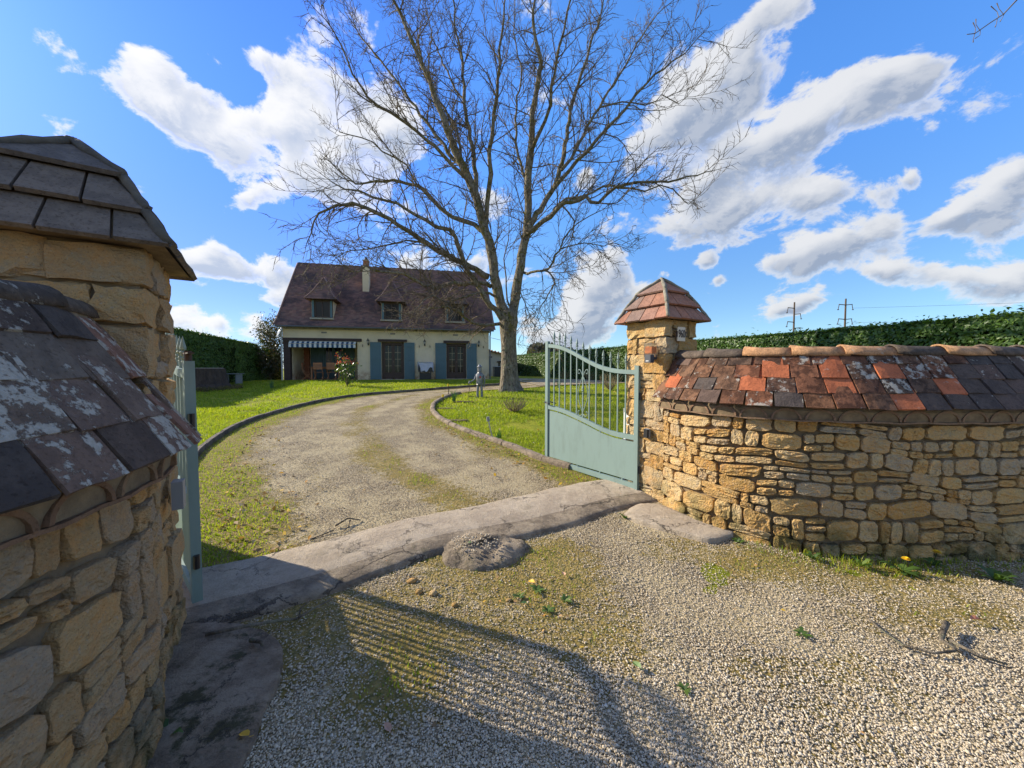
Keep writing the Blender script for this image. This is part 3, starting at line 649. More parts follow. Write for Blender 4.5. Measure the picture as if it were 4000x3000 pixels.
    for k in range(K):
        for i in range(ns):
            p, t_, nn = fr(L * i / (ns - 1))
            for o_, lift in ((0, .03), (1, .012), (0, .0)):
                kk = k + o_; q = p + nn * (-r_in - (run) * (K - kk) / K - .0); vs.append((q[0], q[1], zeave - .03 + rise * kk / K + lift))
        o2 = k * ns * 3; fs += [(o2 + i * 3 + a_, o2 + i * 3 + b_, o2 + (i + 1) * 3 + b_, o2 + (i + 1) * 3 + a_) for i in range(ns - 1) for a_, b_ in ((0, 1), (2, 0))]
    MB().add(vs, fs).build('rear_tile_slope', M_tileD, root, kind='stuff')
    # half-round ridge tiles bedded in mortar
    s = .0; j = 0; mb_ = MB()
    while s < L:
        ln = .40; m_ = MB(); vs = []
        for q in range(4):
            ss = s + ln * 1.1 * q / 3; p, t_, nn = fr(ss); rad = .074 - .010 * q / 3
            for k in range(9):
                a_ = math.pi * k / 8
                for rr, dz in ((rad, 0),): 
                    pp = p - nn * r_in + nn * rr * math.cos(a_); vs.append((pp[0], pp[1], zridge - .035 + rr * math.sin(a_) * .95 + (.012 if q == 0 else 0)))
        fs = [(q * 9 + k, q * 9 + k + 1, (q + 1) * 9 + k + 1, (q + 1) * 9 + k) for q in range(3) for k in range(8)]
        o = m_.add(vs, fs).build('ridge_tile', M_rd(j), root, smooth=True)
        md = o.modifiers.new('thickness', 'SOLIDIFY'); md.thickness = .014; md.offset = -1
        s += ln; j += 1
    vs = []
    for i in range(ns):
        p, t_, nn = fr(L * i / (ns - 1))
        for o, z in [(.066, -.075), (.058, -.025), (-.058, -.025), (-.066, -.075)]: q = p + nn * (o - r_in); vs.append((q[0], q[1], zridge + z + .012 * math.sin(i * 2.3) * (o > 0)))
    MB().add(vs, [(i * 4 + j, i * 4 + (j + 1) % 4, (i + 1) * 4 + (j + 1) % 4, (i + 1) * 4 + j) for i in range(ns - 1) for j in range(4)]).build('ridge_mortar', M_mo, root)

wr = thing('right_boundary_wall', 'curved golden rubble wall with tiled coping to the right of the gate', 'wall', (FR[0], FR[1], 0)); wr.name = 'boundary_wall'
pathR = catmull([(1.63, 3.95), (1.72, 3.62), (1.90, 3.28), (2.25, 3.00), (2.75, 2.86), (3.3, 2.83), (3.95, 2.86), (4.55, 2.98), (5.1, 3.25), (5.5, 3.7), (5.7, 4.2)], 220)
new_at = {(2, 5), (2, 7), (2, 9), (1, 4), (1, 7), (1, 11), (0, 9), (1, 0)}
def pickR(k, s, rg):
    if (k, int(s / .192)) in new_at: return M_tileN
    if s > 2.0 + .15 * k: return M_tileD if rg.random() < .9 else M_tileR  # far end: shade on the turned-away wall put in as darker tiles
    if s < .25 and k == 3: return M_tileD
    return M_tileR if rg.random() < .93 else M_tileD
coped_wall(wr, pathR, 1, 5, M_stoneR, M_mortar, pickR, lambda j: M_ridgeD if j in (0, 1) else (M_ridge if j < 4 else (M_ridgeD if j in (5, 8) or j > 6 else M_ridge)))  # ridge tiles darker beside the pillar and towards the far end

cL = np.array([-2.78, .68]); pathL = smooth_path([(-1.60, 1.62)] + [tuple(cL + 1.55 * np.array([math.cos(R(a_)), math.sin(R(a_))])) for a_ in range(30, -86, -8)], 200, 2)
wl = thing('boundary_wall', 'shaded rubble wall with lichened tile coping, close in front at the left gate pillar', 'wall', (FL[0], FL[1], 0))
coped_wall(wl, pathL, -1, 23, M_stoneL, M_mortarL, lambda k, s, rg: M_tileL if rg.random() < .75 else M_tileD, lambda j: M_ridgeD, over=.13, max_st=290, sc=.74, thin=.46, zridge=1.73, zeave=1.18, ztop=1.09)

# ------------------------------------------------------------------ pillars
def block(rg, a, b, c, jit=.012, n=4, rough=.010):
    """rounded rough block spanning a..b (local vectors), n subdivisions"""
    vs = []; idx = {}; fs = []
    def vid(i, j, k):
        key = (i, j, k)
        if key not in idx:
            u = [2 * q / n - 1 for q in key]; s_ = [math.copysign(abs(q) ** .55, q) for q in u]
            m_ = max(abs(q) for q in u); l_ = math.sqrt(sum(q * q for q in u)) or 1
            w = .12; p = [u[q] * (1 - w) + u[q] / l_ * 1.25 * w for q in range(3)]
            idx[key] = len(vs); vs.append([a[q] + (b[q] - a[q]) * (p[q] + 1) / 2 + rg.uniform(-rough, rough) for q in range(3)])
        return idx[key]
    for i in range(n):
        for j in range(n):
            for s_ in (0, n):
                q = [vid(s_, i, j), vid(s_, i + 1, j), vid(s_, i + 1, j + 1), vid(s_, i, j + 1)]; fs.append(q if s_ else q[::-1])
                q = [vid(i, s_, j), vid(i, s_, j + 1), vid(i + 1, s_, j + 1), vid(i + 1, s_, j)]; fs.append(q if s_ else q[::-1])
                q = [vid(i, j, s_), vid(i + 1, j, s_), vid(i + 1, j + 1, s_), vid(i, j + 1, s_)]; fs.append(q if s_ else q[::-1])
    return vs, [tuple(f) for f in fs]
def pillar(root, c, ang, hw, zt, M_st, M_mo, seed, cs=1.0):
    rg = np.random.default_rng(seed); Rz = Matrix.Rotation(ang, 4, 'Z'); T = Matrix.Translation((c[0], c[1], 0)) @ Rz
    m_ = MB().box((0, 0, zt / 2 - .05), (2 * hw - .05, 2 * hw - .05, zt + .1)).mesh('core', M_mo); link('mortar_core', m_, root, T)
    z = -.06; lvl = 0; wide = .016 if cs > 1 else .009
    while z < zt - .02:
        h = rg.uniform(.10, .24) * cs
        if zt - z - h < .10: h = zt - z
        g = wide
        for side in range(4):
            Rs = Matrix.Rotation(side * math.pi / 2, 4, 'Z')
            # this face (local -y side): the corner stone at +x reaches a long way on odd courses
            la = rg.uniform(.24, .33) if (lvl + side) % 2 else rg.uniform(.12, .18); nxt = .10
            x1 = hw + rg.uniform(-.004, .012); x0 = x1 - la; y0 = -hw + rg.uniform(-.014, .006); dep = .13 if (lvl + side) % 2 else .26
            def put(xa, xb, za, zb, ya, dp, r=.011):
                za += rg.uniform(-.008, .008); xa += rg.uniform(-.006, .006)
                vs, fs = block(rg, (xa + g / 2, ya, za + g / 2), (xb - g / 2, ya + dp, zb - g / 2), None, rough=r)
                cen = Vector(((xa + xb) / 2, ya + dp / 2, (za + zb) / 2)); me = bpy.data.meshes.new('stone'); me.from_pydata([tuple(Vector(v) - cen) for v in vs], [], fs); me.materials.append(M_st)
                link('stone', me, root, T @ Rs @ Matrix.Translation(cen))
            put(x0, x1, z, z + h, y0, dep)
            # fillers between this corner and the previous corner (which takes a known share)
            ov = .13 if (lvl + side - 1) % 2 else .26; xe = -hw + ov + .005; xs = x0
            if xs - xe > .06:
                if xs - xe > .26: mid = xe + (xs - xe) * rg.uniform(.4, .6); spans = [(xe, mid), (mid, xs)]
                else: spans = [(xe, xs)]
                for (p, q) in spans:
                    if h > .13 and rg.random() < .65:
                        zm = z + h * rg.uniform(.35, .65); put(p, q, z, zm, -hw + rg.uniform(-.004, .02), .09); put(p, q, zm, z + h, -hw + rg.uniform(-.004, .02), .09)
                    else: put(p, q, z, z + h, -hw + rg.uniform(-.008, .02), .09)
        z += h; lvl += 1
def tile_cap(root, c, ang, M_ti, seed, M_hip=M_mortarG, z0=2.02, hws=(.365, .288, .198), zs=(0, .155, .318), ztip=.50, parts=(4, 3, 1)):
    rg = np.random.default_rng(seed); T = Matrix.Translation((c[0], c[1], z0)) @ Matrix.Rotation(ang, 4, 'Z')
    tops = [(hws[1] - .035, zs[1] - .012), (hws[2] - .035, zs[2] - .012), (.006, ztip - .03)]
    for side in range(4):
        Rs = Matrix.Rotation(side * math.pi / 2, 4, 'Z')
        for lv in range(3):
            b, zb = hws[lv], zs[lv]; t_, zt = tops[lv]; n = parts[lv]
            cuts = [-1 + 2 * (i + (rg.uniform(-.16, .16) if 0 < i < n else 0)) / n for i in range(n + 1)]
            for i in range(n):
                # cuts run nearly square to the eave, hips cut at an angle
                bl, br = cuts[i] * b, cuts[i + 1] * b
                tl, tr = (-t_ if i == 0 else max(-t_, min(t_, bl * .90))), (t_ if i == n - 1 else max(-t_, min(t_, br * .90)))
                g = .005; jz = rg.uniform(-.003, .004)
                P0 = Vector((bl + g * (i > 0), -b, zb + jz)); P1 = Vector((br - g * (i < n - 1), -b, zb + jz)); P2 = Vector((tr - g * (i < n - 1), -t_, zt)); P3 = Vector((tl + g * (i > 0), -t_, zt))
                nrm = (P1 - P0).cross(P3 - P0).normalized(); m_ = MB(); m_.prism([P0, P1, P2, P3], nrm * .020)
                link('tile', m_.mesh('tile', M_ti), root, T @ Rs)
        # mortar along the hip
        pts = []
        for b, z in ((hws[0], zs[0] + .018), (tops[0][0] + .035, zs[1] + .006), (hws[1], zs[1] + .022), (tops[1][0] + .035, zs[2] + .006), (hws[2], zs[2] + .024), (.02, ztip - .005), (.0, ztip + .010)):
            pts.append(Vector((b * .985, -b * .985, z)))
        q = []
        for a_, b_ in zip(pts[:-1], pts[1:]):
            for k in range(4): q.append(a_.lerp(b_, k / 4) + Vector((rg.uniform(-.004, .004), rg.uniform(-.004, .004), rg.uniform(-.003, .004))))
        q.append(pts[-1]); link('hip_mortar', MB().tube(q, [.019 + rg.uniform(-.004, .005) for _ in q], 7).mesh('hip', M_hip, True), root, T @ Rs)
    link('roof_bed', MB().add([(-.345, -.345, .012), (.345, -.345, .012), (.345, .345, .012), (-.345, .345, .012), (0, 0, ztip - .03)], [(3, 2, 1, 0), (0, 1, 4), (1, 2, 4), (2, 3, 4), (3, 0, 4)]).mesh('bed', M_mortar), root, T)
angR = math.atan2(.509, .861)
cR = np.array([1.76, 4.33]); cR = FR + .265 * (np.array([-.509, .861]) + np.array([.861, .509]))
pr_ = thing('gate_pillar', 'sunlit golden stone gate pillar with pink pyramid tile cap and number plate', 'pillar', (cR[0], cR[1], 0), group=None)
pillar(pr_, cR, angR, .265, 2.03, M_stoneR, M_mortar, 3); tile_cap(pr_, cR, angR, M_tileP, 4)
angL = math.atan2(.559, .829); cLp = np.array([-1.985, 1.722])
pl_ = thing('gate_pillar', 'large shaded stone gate pillar with pyramid tile cap coloured grey for its shade, at the left', 'pillar', (cLp[0], cLp[1], 0))
pillar(pl_, cLp, angL, .27, 2.03, M_stoneL, M_mortarL, 9, 1.15); tile_cap(pl_, cLp, angL, M_tilePL, 14, M_hipL)

# ------------------------------------------------------------------ gates
def crv(keys, x):
    xs = [k[0] for k in keys]; zs_ = [k[1] for k in keys]; return float(np.interp(x, xs, zs_))
def smoothk(keys): 
    P = smooth_path(keys, 40, 3); return [tuple(p) for p in P]
topk = smoothk([(0.03, 1.425), (.24, 1.43), (.41, 1.45), (.58, 1.49), (.8, 1.575), (1.0, 1.665), (1.21, 1.745), (1.37, 1.785), (1.565, 1.805)])
midk = smoothk([(0.03, .665), (.19, .665), (.37, .672), (.57, .71), (.73, .755), (.96, .81), (1.17, .855), (1.33, .88), (1.565, .895)])
def curved_bar(keys, w, h, off=0):
    vs = []; 
    for x, z in keys:
        for dy, dz in ((-w / 2, -h / 2), (w / 2, -h / 2), (w / 2, h / 2), (-w / 2, h / 2)): vs.append((x, dy, z + dz + off))
    n_ = len(keys); fs = [(i * 4 + j, i * 4 + (j + 1) % 4, (i + 1) * 4 + (j + 1) % 4, (i + 1) * 4 + j) for i in range(n_ - 1) for j in range(4)] + [(3, 2, 1, 0), tuple(range((n_ - 1) * 4, n_ * 4))]
    return vs, fs
def gate(label, loc, rz):
    g = thing('gate_leaf', label, 'gate', loc, rz, 'pair of sage green gate leaves'); T = g.matrix_basis.copy()
    def bl(m_, name, mt=M_paint, par=g, sm=False, ch=0.): 
        o = m_.build(name, mt, None, sm); o.parent = par; return o
    bl(MB().box((0, 0, .775), (.055, .05, 1.45)), 'hinge_post'); bl(MB().box((1.58, 0, .99), (.055, .05, 1.76)), 'latch_post')
    bl(MB().add(*curved_bar(topk, .04, .05)), 'top_rail'); bl(MB().add(*curved_bar(midk, .04, .055)), 'middle_rail')
    bl(MB().box((.79, 0, .098), (1.525, .04, .06)), 'bottom_rail')
    vs = []; ks = [(x, z - .052) for x, z in midk]
    n_ = len(ks)
    for x, z in ks:
        x = min(max(x, .04), 1.54)
        for dy in (-.006, .006): vs += [(x, dy, .152), (x, dy, z)]
    fs = []
    for i in range(n_ - 1): a_ = i * 4; b_ = a_ + 4; fs += [(a_, b_, b_ + 1, a_ + 1), (a_ + 2, a_ + 3, b_ + 3, b_ + 2), (a_ + 1, b_ + 1, b_ + 3, a_ + 3), (a_, a_ + 2, b_ + 2, b_)]
    bl(MB().add(vs, fs), 'solid_panel')
    for x in (.2, .55, .95, 1.35):
        for z in (.14, crv(midk, x) - .04): bl(MB().box((x, 0, z), (.014, .012, .03)), 'spacer')
    tip = MB(); tip.lathe([(.012, -.075), (.006, -.07), (.013, -.055), (.006, -.045), (.020, -.018), (.014, -.01), (.006, -.008), (.017, .0), (.0175, .015), (.008, .055), (.0005, .085)], n=6)
    tm = tip.mesh('spear_tip', M_paint)
    wing = MB()
    for sg in (-1, 1): wing.tube([(0, 0, -.04), (sg * .018, 0, -.028), (sg * .026, 0, -.045)], [.005, .004, .002], 5)
    wm = wing.mesh('spear_wing', M_paint)
    for k in range(12):
        x = .165 + k * .1155; zt_ = crv(topk, x) + .16; z0 = crv(midk, x)
        if k == 6: z0 = z0
        bb = bl(MB().box((x, 0, (z0 + zt_ - .08) / 2), (.014, .014, zt_ - .08 - z0)), 'bar')
        for me in (tm, wm):
            o = bpy.data.objects.new(me.name, me); COL.objects.link(o); o.parent = bb; o.location = (x, 0, zt_ - .015)
    cx_ = .165 + 6 * .1155; sc = MB()
    def sp(c, r0, a0, a1, n=14):
        return [Vector((c[0] + (r0 * (1 - .6 * k / n)) * math.cos(a0 + (a1 - a0) * k / n), 0, c[1] + (r0 * (1 - .6 * k / n)) * math.sin(a0 + (a1 - a0) * k / n))) for k in range(n + 1)]
    for sg in (-1, 1):
        body = [Vector((cx_ + sg * x_, .0, z_)) for x_, z_ in ((.006, 1.36), (.035, 1.30), (.072, 1.22), (.088, 1.13), (.078, 1.05), (.05, .98), (.02, .915), (.006, .87))]
        top = [Vector((cx_ + sg * x_, 0, z_)) for x_, z_ in ((.006, 1.36), (.02, 1.40), (.05, 1.445), (.078, 1.455), (.092, 1.43), (.086, 1.40), (.066, 1.395), (.06, 1.41))]
        bot = [Vector((cx_ + sg * x_, 0, z_)) for x_, z_ in ((.006, .86), (.03, .835), (.06, .83), (.082, .845), (.086, .88), (.07, .90), (.058, .885))]
        for q in (body, top, bot): sc.tube(q, .0055, 6)
    bl(sc, 'scroll', sm=True)
    sm_ = MB().box((cx_, -.0, .99), (.011, .011, .36)); bl(sm_, 'short_bar')
    o = bpy.data.objects.new('spear_tip', tm); COL.objects.link(o); o.parent = g; o.location = (cx_, .0, 1.19)
    h = bl(MB().box((1.612, -.0, .93), (.012, .035, .20)), 'lock_plate', M_black)
    hd = MB()
    for sg in (-1, 1): hd.tube([(1.58, sg * .02, .965), (1.58, sg * .06, .965), (1.50, sg * .065, .955), (1.455, sg * .06, .95)], [.009, .009, .008, .006], 6)
    bl(hd, 'handle', M_black, sm=True)
    for z in (.30, 1.15): bl(MB().lathe([(.016, -.04), (.016, .04)], (-.04, 0, z), 8), 'hinge', M_black)
    return g
gR = gate('sage green gate leaf standing open beside the sunlit pillar with number plate', (1.442, 4.255, .035), math.atan2(.8178, -.5755))
gL = gate('sage green gate leaf open behind the left pillar, seen almost edge-on', (-1.915, 2.20, .045), math.atan2(.656, -.755))
gL.scale = (1, -1, 1)
# top pivot of the left leaf
o = MB().tube([(0, 0, 1.49), (0, 0, 1.56)], .018, 8).build('pivot', M_rust); o.parent = gL
o = MB().bar((-.09, 0, 1.545), (.09, 0, 1.545), .03, .008).build('pivot_strap', M_rust); o.parent = gL

# ================================================================== HOUSE (local frame: x along the front, y to the back, z up from the terrace)
HB = .86; HA = math.atan2(.218, .976)
M_render = mat('cream_render', rough=.95, fn=lambda t, b: (t.mix(t.mr(t.noise(t.pos(), 1.2, 5, .65), .35, .7, 0, 1), (.52, .445, .31), t.mix(t.noise(t.pos(), 6, 4), (.44, .37, .25), (.50, .42, .28))), t.bump(t.noise(t.pos(), 30, 5, .8), .7, .03)))
def low_dirt(t, b):
    p = t.pos(); z = t.n.new('ShaderNodeSeparateXYZ'); t.lk(p, z.inputs[0])
    c = t.mix(t.mr(t.noise(p, 1.2, 5, .65), .35, .7), (.74, .61, .40), (.63, .52, .34))
    c = t.mix(t.math('MULTIPLY', t.mr(z.outputs[2], HB + .75, HB + .1), t.mr(t.noise(p, 3, 5, .7), .35, .65)), c, (.36, .20, .11))
    return c, t.bump(t.noise(p, 22, 6, .8), .8, .03)
M_render = mat('cream_render', rough=.95, fn=low_dirt)
M_beam = mat('dark_oak_beam', rough=.85, fn=lambda t, b: (t.ramp(t.noise(t.vm('MULTIPLY', t.pos(), (1, 1, 6)), 6, 5), [(.3, (.035, .022, .018)), (.7, (.08, .05, .04))]), t.bump(t.noise(t.pos(), 20, 5), .6, .02)))
M_shut = mat('blue_shutter_paint', rough=.6, fn=lambda t, b: t.mix(t.noise(t.pos(), 4, 4), (.075, .135, .155), (.095, .165, .18)))
M_door = mat('brown_door_wood', (.05, .025, .016), .5)
M_dark = mat('dark_interior', (.012, .012, .013), .9)
M_glass = mat('window_glass', (.010, .012, .012), .10, spec=.30)
M_bar = mat('glazing_bar', (.42, .33, .20), .5)
M_sill = mat('pale_stone_sill', rough=.9, fn=concrete_fn((.38, .33, .24), (.46, .41, .31)))
M_zinc = mat('zinc_gutter', (.13, .13, .135), .5, metal=.3)
M_brick = mat('orange_brick', rough=.9, fn=lambda t, b: t.mix(t.noise(t.pos(), 20, 4), (.36, .13, .065), (.26, .10, .05)))
M_floor = mat('terrace_tile', (.30, .17, .11), .7)
def roof_fn(t, b):
    r = t.attr('rnd'); p = t.pos()
    c = t.ramp(r, [(0, (.155, .092, .078)), (.3, (.225, .125, .105)), (.55, (.125, .085, .08)), (.8, (.26, .145, .115)), (1, (.18, .125, .105))])
    c = t.mix(t.mr(t.noise(p, .8, 5, .65), .48, .62, 0, .65), c, (.048, .042, .048))
    c = t.mix(t.mr(t.noise(p, 9, 4, .7), .60, .70, 0, .4), c, (.26, .20, .17))
    return c
M_roof = mat('brown_clay_roof_tile', rough=.9, fn=roof_fn, spec=.2)
M_verge = mat('verge_tile', rough=.8, fn=tile_fn([(0, (.18, .10, .08)), (1, (.25, .15, .12))], .5, .6, .3))

house = thing('farmhouse', 'cream rendered farmhouse with steep brown tiled roof and blue shutters', 'house', (-12.6, 20.5, HB), HA)
def hp(mb, name, mt, par=house, smooth=False, **kw):
    o = mb.build(name, mt, None, smooth, **kw); o.parent = par; return o
Wd, Dp, EH = 11.45, 7.6, 2.72
# walls with true openings: front built as panels round the openings
def wall_panels(mb, x0, x1, z0, z1, y, th, holes):
    xs = sorted({x0, x1, *[h[0] for h in holes], *[h[1] for h in holes]})
    for a_, b_ in zip(xs[:-1], xs[1:]):
        hs = sorted([(h[2], h[3]) for h in holes if h[0] <= a_ + 1e-6 and h[1] >= b_ - 1e-6]); z = z0
        for c_, d_ in hs:
            if c_ > z: mb.box(((a_ + b_) / 2, y + th / 2, (z + c_) / 2), (b_ - a_, th, c_ - z))
            z = d_
        if z < z1: mb.box(((a_ + b_) / 2, y + th / 2, (z + z1) / 2), (b_ - a_, th, z1 - z))
m_ = MB(); wall_panels(m_, 0, Wd, -.3, EH + .12, 0, .35, [(.0, 3.83, -.02, 2.18), (5.15, 6.40, .03, 2.19), (8.86, 10.05, .03, 2.17)])
m_.box((Wd - .175, Dp / 2 + .18, 1.3), (.35, Dp - .36, 3.2)); m_.box((.175, Dp / 2 + .18, 1.3), (.35, Dp - .36, 3.2)); m_.box((Wd / 2, Dp - .175, 1.3), (Wd - .72, .35, 3.2))
for x in (.175, Wd - .175): m_.prism([(x - .17, .1, EH), (x - .17, Dp - .1, EH), (x - .17, Dp / 2, EH + 4.3)], (.34, 0, 0))
hp(m_, 'wall', M_render)
# recessed porch
m_ = MB(); m_.box((2.1, 2.55, 1.2), (4.2, .1, 2.7)); m_.box((3.93, 1.4, 1.2), (.18, 2.1, 2.7)); hp(m_, 'porch_wall', mat('porch_render', rough=.95, fn=low_dirt))  # same cream render as the outer walls
hp(MB().box((1.95, 1.25, 2.42), (3.9, 2.4, .2)), 'porch_ceiling', M_beam)
hp(MB().box((5.7, -.25, -.10), (12.2, 1.1, .18)), 'terrace', M_sill); hp(MB().box((1.95, 1.4, -.07), (3.9, 2.3, .16)), 'porch_floor', M_floor)
hp(MB().box((.165, .16, 1.05), (.33, .30, 2.32)), 'porch_post', M_beam); hp(MB().box((2.03, .12, 2.265), (4.08, .36, .17)), 'porch_beam', M_beam)
bc = hp(MB().box((.50, 2.38, 1.08), (.28, .20, 2.2)), 'brick_pier', M_brick)
for k in range(17):
    hp(MB().box((.50 + (.02 if k % 2 else -.02), 2.262, .06 + k * .125), (.27, .03, .10)), 'brick', M_brick, bc)
def door(x0, x1, z0, z1, y, mt=M_door, par=house, rows=5):
    d = hp(MB().box(((x0 + x1) / 2, y + .05, z1 - .05), (x1 - x0, .08, .10)).box((x0 + .05, y + .05, (z0 + z1) / 2), (.10, .08, z1 - z0)).box((x1 - .05, y + .05, (z0 + z1) / 2), (.10, .08, z1 - z0)), 'french_door', mt, par)
    w = (x1 - x0 - .2) / 2
    for k in (0, 1):
        a_ = x0 + .1 + k * w; lf = MB().box((a_ + .04, y + .06, (z0 + z1) / 2), (.08, .05, z1 - z0 - .12)).box((a_ + w - .04, y + .06, (z0 + z1) / 2), (.08, .05, z1 - z0 - .12)).box((a_ + w / 2, y + .06, z0 + .20), (w - .16, .05, .38)).box((a_ + w / 2, y + .06, z1 - .12), (w - .16, .05, .10))
        hp(lf, 'door_leaf', mt, d); hp(MB().box((a_ + w / 2, y + .062, (z0 + z1) / 2 + .10), (w - .16, .01, z1 - z0 - .60)), 'pane', M_glass, d)
        gb = MB().box((a_ + w / 2, y + .048, (z0 + z1) / 2 + .1), (.018, .012, z1 - z0 - .6))
        for r_ in range(1, rows - 1): gb.box((a_ + w / 2, y + .047, z0 + .39 + (z1 - z0 - .6) * r_ / (rows - 1)), (w - .16, .012, .018))
        hp(gb, 'glazing_bar', M_bar, d)
    hp(MB().tube([((x0 + x1) / 2 + .03, y + .02, 1.0), ((x0 + x1) / 2 + .03, y + .02, 1.1)], .01, 6), 'handle', M_bar, d)
    return d
door(5.15, 6.40, .02, 2.19, .10); door(8.86, 10.05, .02, 2.17, .10)
door(1.37, 2.61, .0, 2.15, 2.40, M_shut, rows=3)
hp(MB().box((5.77, .02, 2.27), (1.62, .30, .14)), 'lintel', M_beam); hp(MB().box((9.47, .02, 2.25), (1.56, .30, .14)), 'lintel', M_beam)
hp(MB().box((5.77, -.05, .0), (1.35, .2, .05)), 'door_sill', M_sill); hp(MB().box((9.47, -.05, .0), (1.35, .2, .05)), 'door_sill', M_sill)
def shutter(x0, x1, z0, z1, y):
    n = 5; s_ = hp(MB().box(((x0 + x1) / 2, y + .012, (z0 + z1) / 2), (x1 - x0 - .01, .014, z1 - z0 - .01)), 'shutter', M_shut); w = (x1 - x0) / n
    for k in range(n): hp(MB().box((x0 + w * (k + .5), y - .008, (z0 + z1) / 2), (w - .008, .024, z1 - z0)), 'board', M_shut, s_)
    for z in (z0 + .22, (z0 + z1) / 2 + .1, z1 - .22): hp(MB().box(((x0 + x1) / 2, y - .031, z), (x1 - x0 - .04, .02, .075)), 'batten', M_shut, s_)
for a_, b_ in ((4.52, 5.14), (6.41, 7.01), (8.20, 8.85), (10.06, 10.69)): shutter(a_, b_, .02, 2.17, -.05)
shutter(.68, 1.36, .02, 2.1, 2.46); shutter(2.62, 3.24, .02, 2.1, 2.46)
for x in (4.12, 7.28, 7.89, 11.11): hp(MB().box((x, -.02, 1.96), (.025, .04, .13)), 'shutter_stay', M_black)
for x in (2.09, 5.78, 9.40):
    v_ = hp(MB().box((x, -.008, EH - .05), (.27, .02, .085)), 'wall_vent', M_zinc)
    for k in range(3): hp(MB().box((x, -.022, EH - .075 + k * .025), (.24, .01, .010)), 'slat', M_sill, v_)
# cornice of scalloped tiles: two rows of small half-round arcs
m_ = MB()
for row in range(2):
    yy = -.07 - row * .08; n = 66
    for k in range(n):
        x = .09 + (Wd - .18) * (k + (.5 if row else 0)) / n; pr = [(x + .080 * math.cos(a_), yy, EH + .125 + row * .085 + .06 * math.sin(a_)) for a_ in [math.pi * q / 6 for q in range(7)]] + [(x + .055 * math.cos(a_), yy, EH + .125 + row * .085 + .04 * math.sin(a_)) for a_ in [math.pi * (6 - q) / 6 for q in range(7)]]
        vs = pr + [(p[0], p[1] + .07, p[2]) for p in pr]; n2 = 14
        m_.add(vs, [(q, q + 1, 12 - q, 13 - q) for q in range(6)] + [(q, q + 14, q + 15, q + 1) for q in range(6)] + [(q, q + 1, q + 15, q + 14) for q in range(7, 13)])
hp(m_, 'scalloped_cornice', mat('buff_cornice_tile', rough=.9, fn=lambda t, b: t.mix(t.noise(t.pos(), 9, 4), (.40, .29, .15), (.28, .20, .11))), kind='stuff')
m_ = MB().box((Wd / 2, .0, EH + .205), (Wd + .1, .14, .17)).box((Wd / 2, -.06, EH + .30), (Wd + .3, .34, .02)).box((Wd / 2, -.04, EH + .118), (Wd + .1, .12, .014)); hp(m_, 'cornice_bed', M_sill)
gut = hp(MB().tube([(-.25, -.36, EH + .235), (Wd + .25, -.36, EH + .225)], .055, 8), 'gutter', M_zinc)
for k in range(12): hp(MB().box((.3 + k * .98, -.36, EH + .24), (.025, .125, .135)), 'gutter_bracket', M_zinc, gut)
hp(MB().tube([(-.06, -.33, EH + .20), (-.06, -.05, EH - .1), (-.06, -.05, .0)], .04, 8), 'downpipe', mat('pale_downpipe', (.5, .5, .48), .5)); hp(MB().tube([(Wd + .06, -.33, EH + .20), (Wd + .06, -.06, EH - .1), (Wd + .06, -.06, .0)], .04, 8), 'downpipe', M_zinc)
# roof: bell-cast profile in courses of individual tiles
RZ = 7.36; prof_r = [(-.40, EH + .28), (.05, EH + .62), (.5, EH + 1.10), (Dp / 2 - .1, RZ)]
pd = np.array(prof_r); dd = np.r_[0, np.cumsum(np.hypot(*np.diff(pd, axis=0).T))]
def roof_at(s): return np.interp(s, dd, pd[:, 0]), np.interp(s, dd, pd[:, 1])
def roof_y_at(z): return float(np.interp(z, pd[:, 1], pd[:, 0]))
def roof_slope(name, par, back):
    K = int(dd[-1] / .112); V, F, Rn = [], [], []
    for k in range(K + 1):
        s0, s1 = k * dd[-1] / (K + 1), (k + 1) * dd[-1] / (K + 1); y0, z0 = roof_at(s0); y1, z1 = roof_at(s1)
        x = -.28 - random.uniform(0, .08); xe = Wd + .28
        while x < xe:
            w = random.uniform(.15, .19); xb = min(x + w, xe); dz = random.uniform(-.006, .006); o = len(V); lift = .032 + dz
            pts = [(x + .002, y0 - .012, z0 - .0), (xb - .002, y0 - .012, z0), (x + .002, y0 - .026, z0 + lift), (xb - .002, y0 - .018, z0 + lift + random.uniform(-.003, .003)), (x + .002, y1, z1 + .012), (xb - .002, y1, z1 + .012)]
            if back: pts = [(p[0], Dp - p[1], p[2]) for p in pts]
            V += pts; F += [(o, o + 1, o + 3, o + 2), (o + 2, o + 3, o + 5, o + 4)]; Rn += [random.random()] * 6; x = xb
    o = link(name, np_mesh(name, np.array(V), np.array(F), M_roof, False, {'rnd': np.array(Rn)}), kind='stuff'); o.parent = par; return o
rf = hp(MB().add([(-.25, y, z - .03) for y, z in prof_r] + [(Wd + .25, y, z - .03) for y, z in prof_r] + [(-.25, Dp - y, z - .03) for y, z in prof_r] + [(Wd + .25, Dp - y, z - .03) for y, z in prof_r],
    [(i, i + 1, 5 + i, 4 + i) for i in range(3)] + [(8 + i, 9 + i, 13 + i, 12 + i) for i in range(3)]), 'roof', M_roof)
roof_slope('roof_tiles', rf, False); roof_slope('roof_tiles', rf, True)
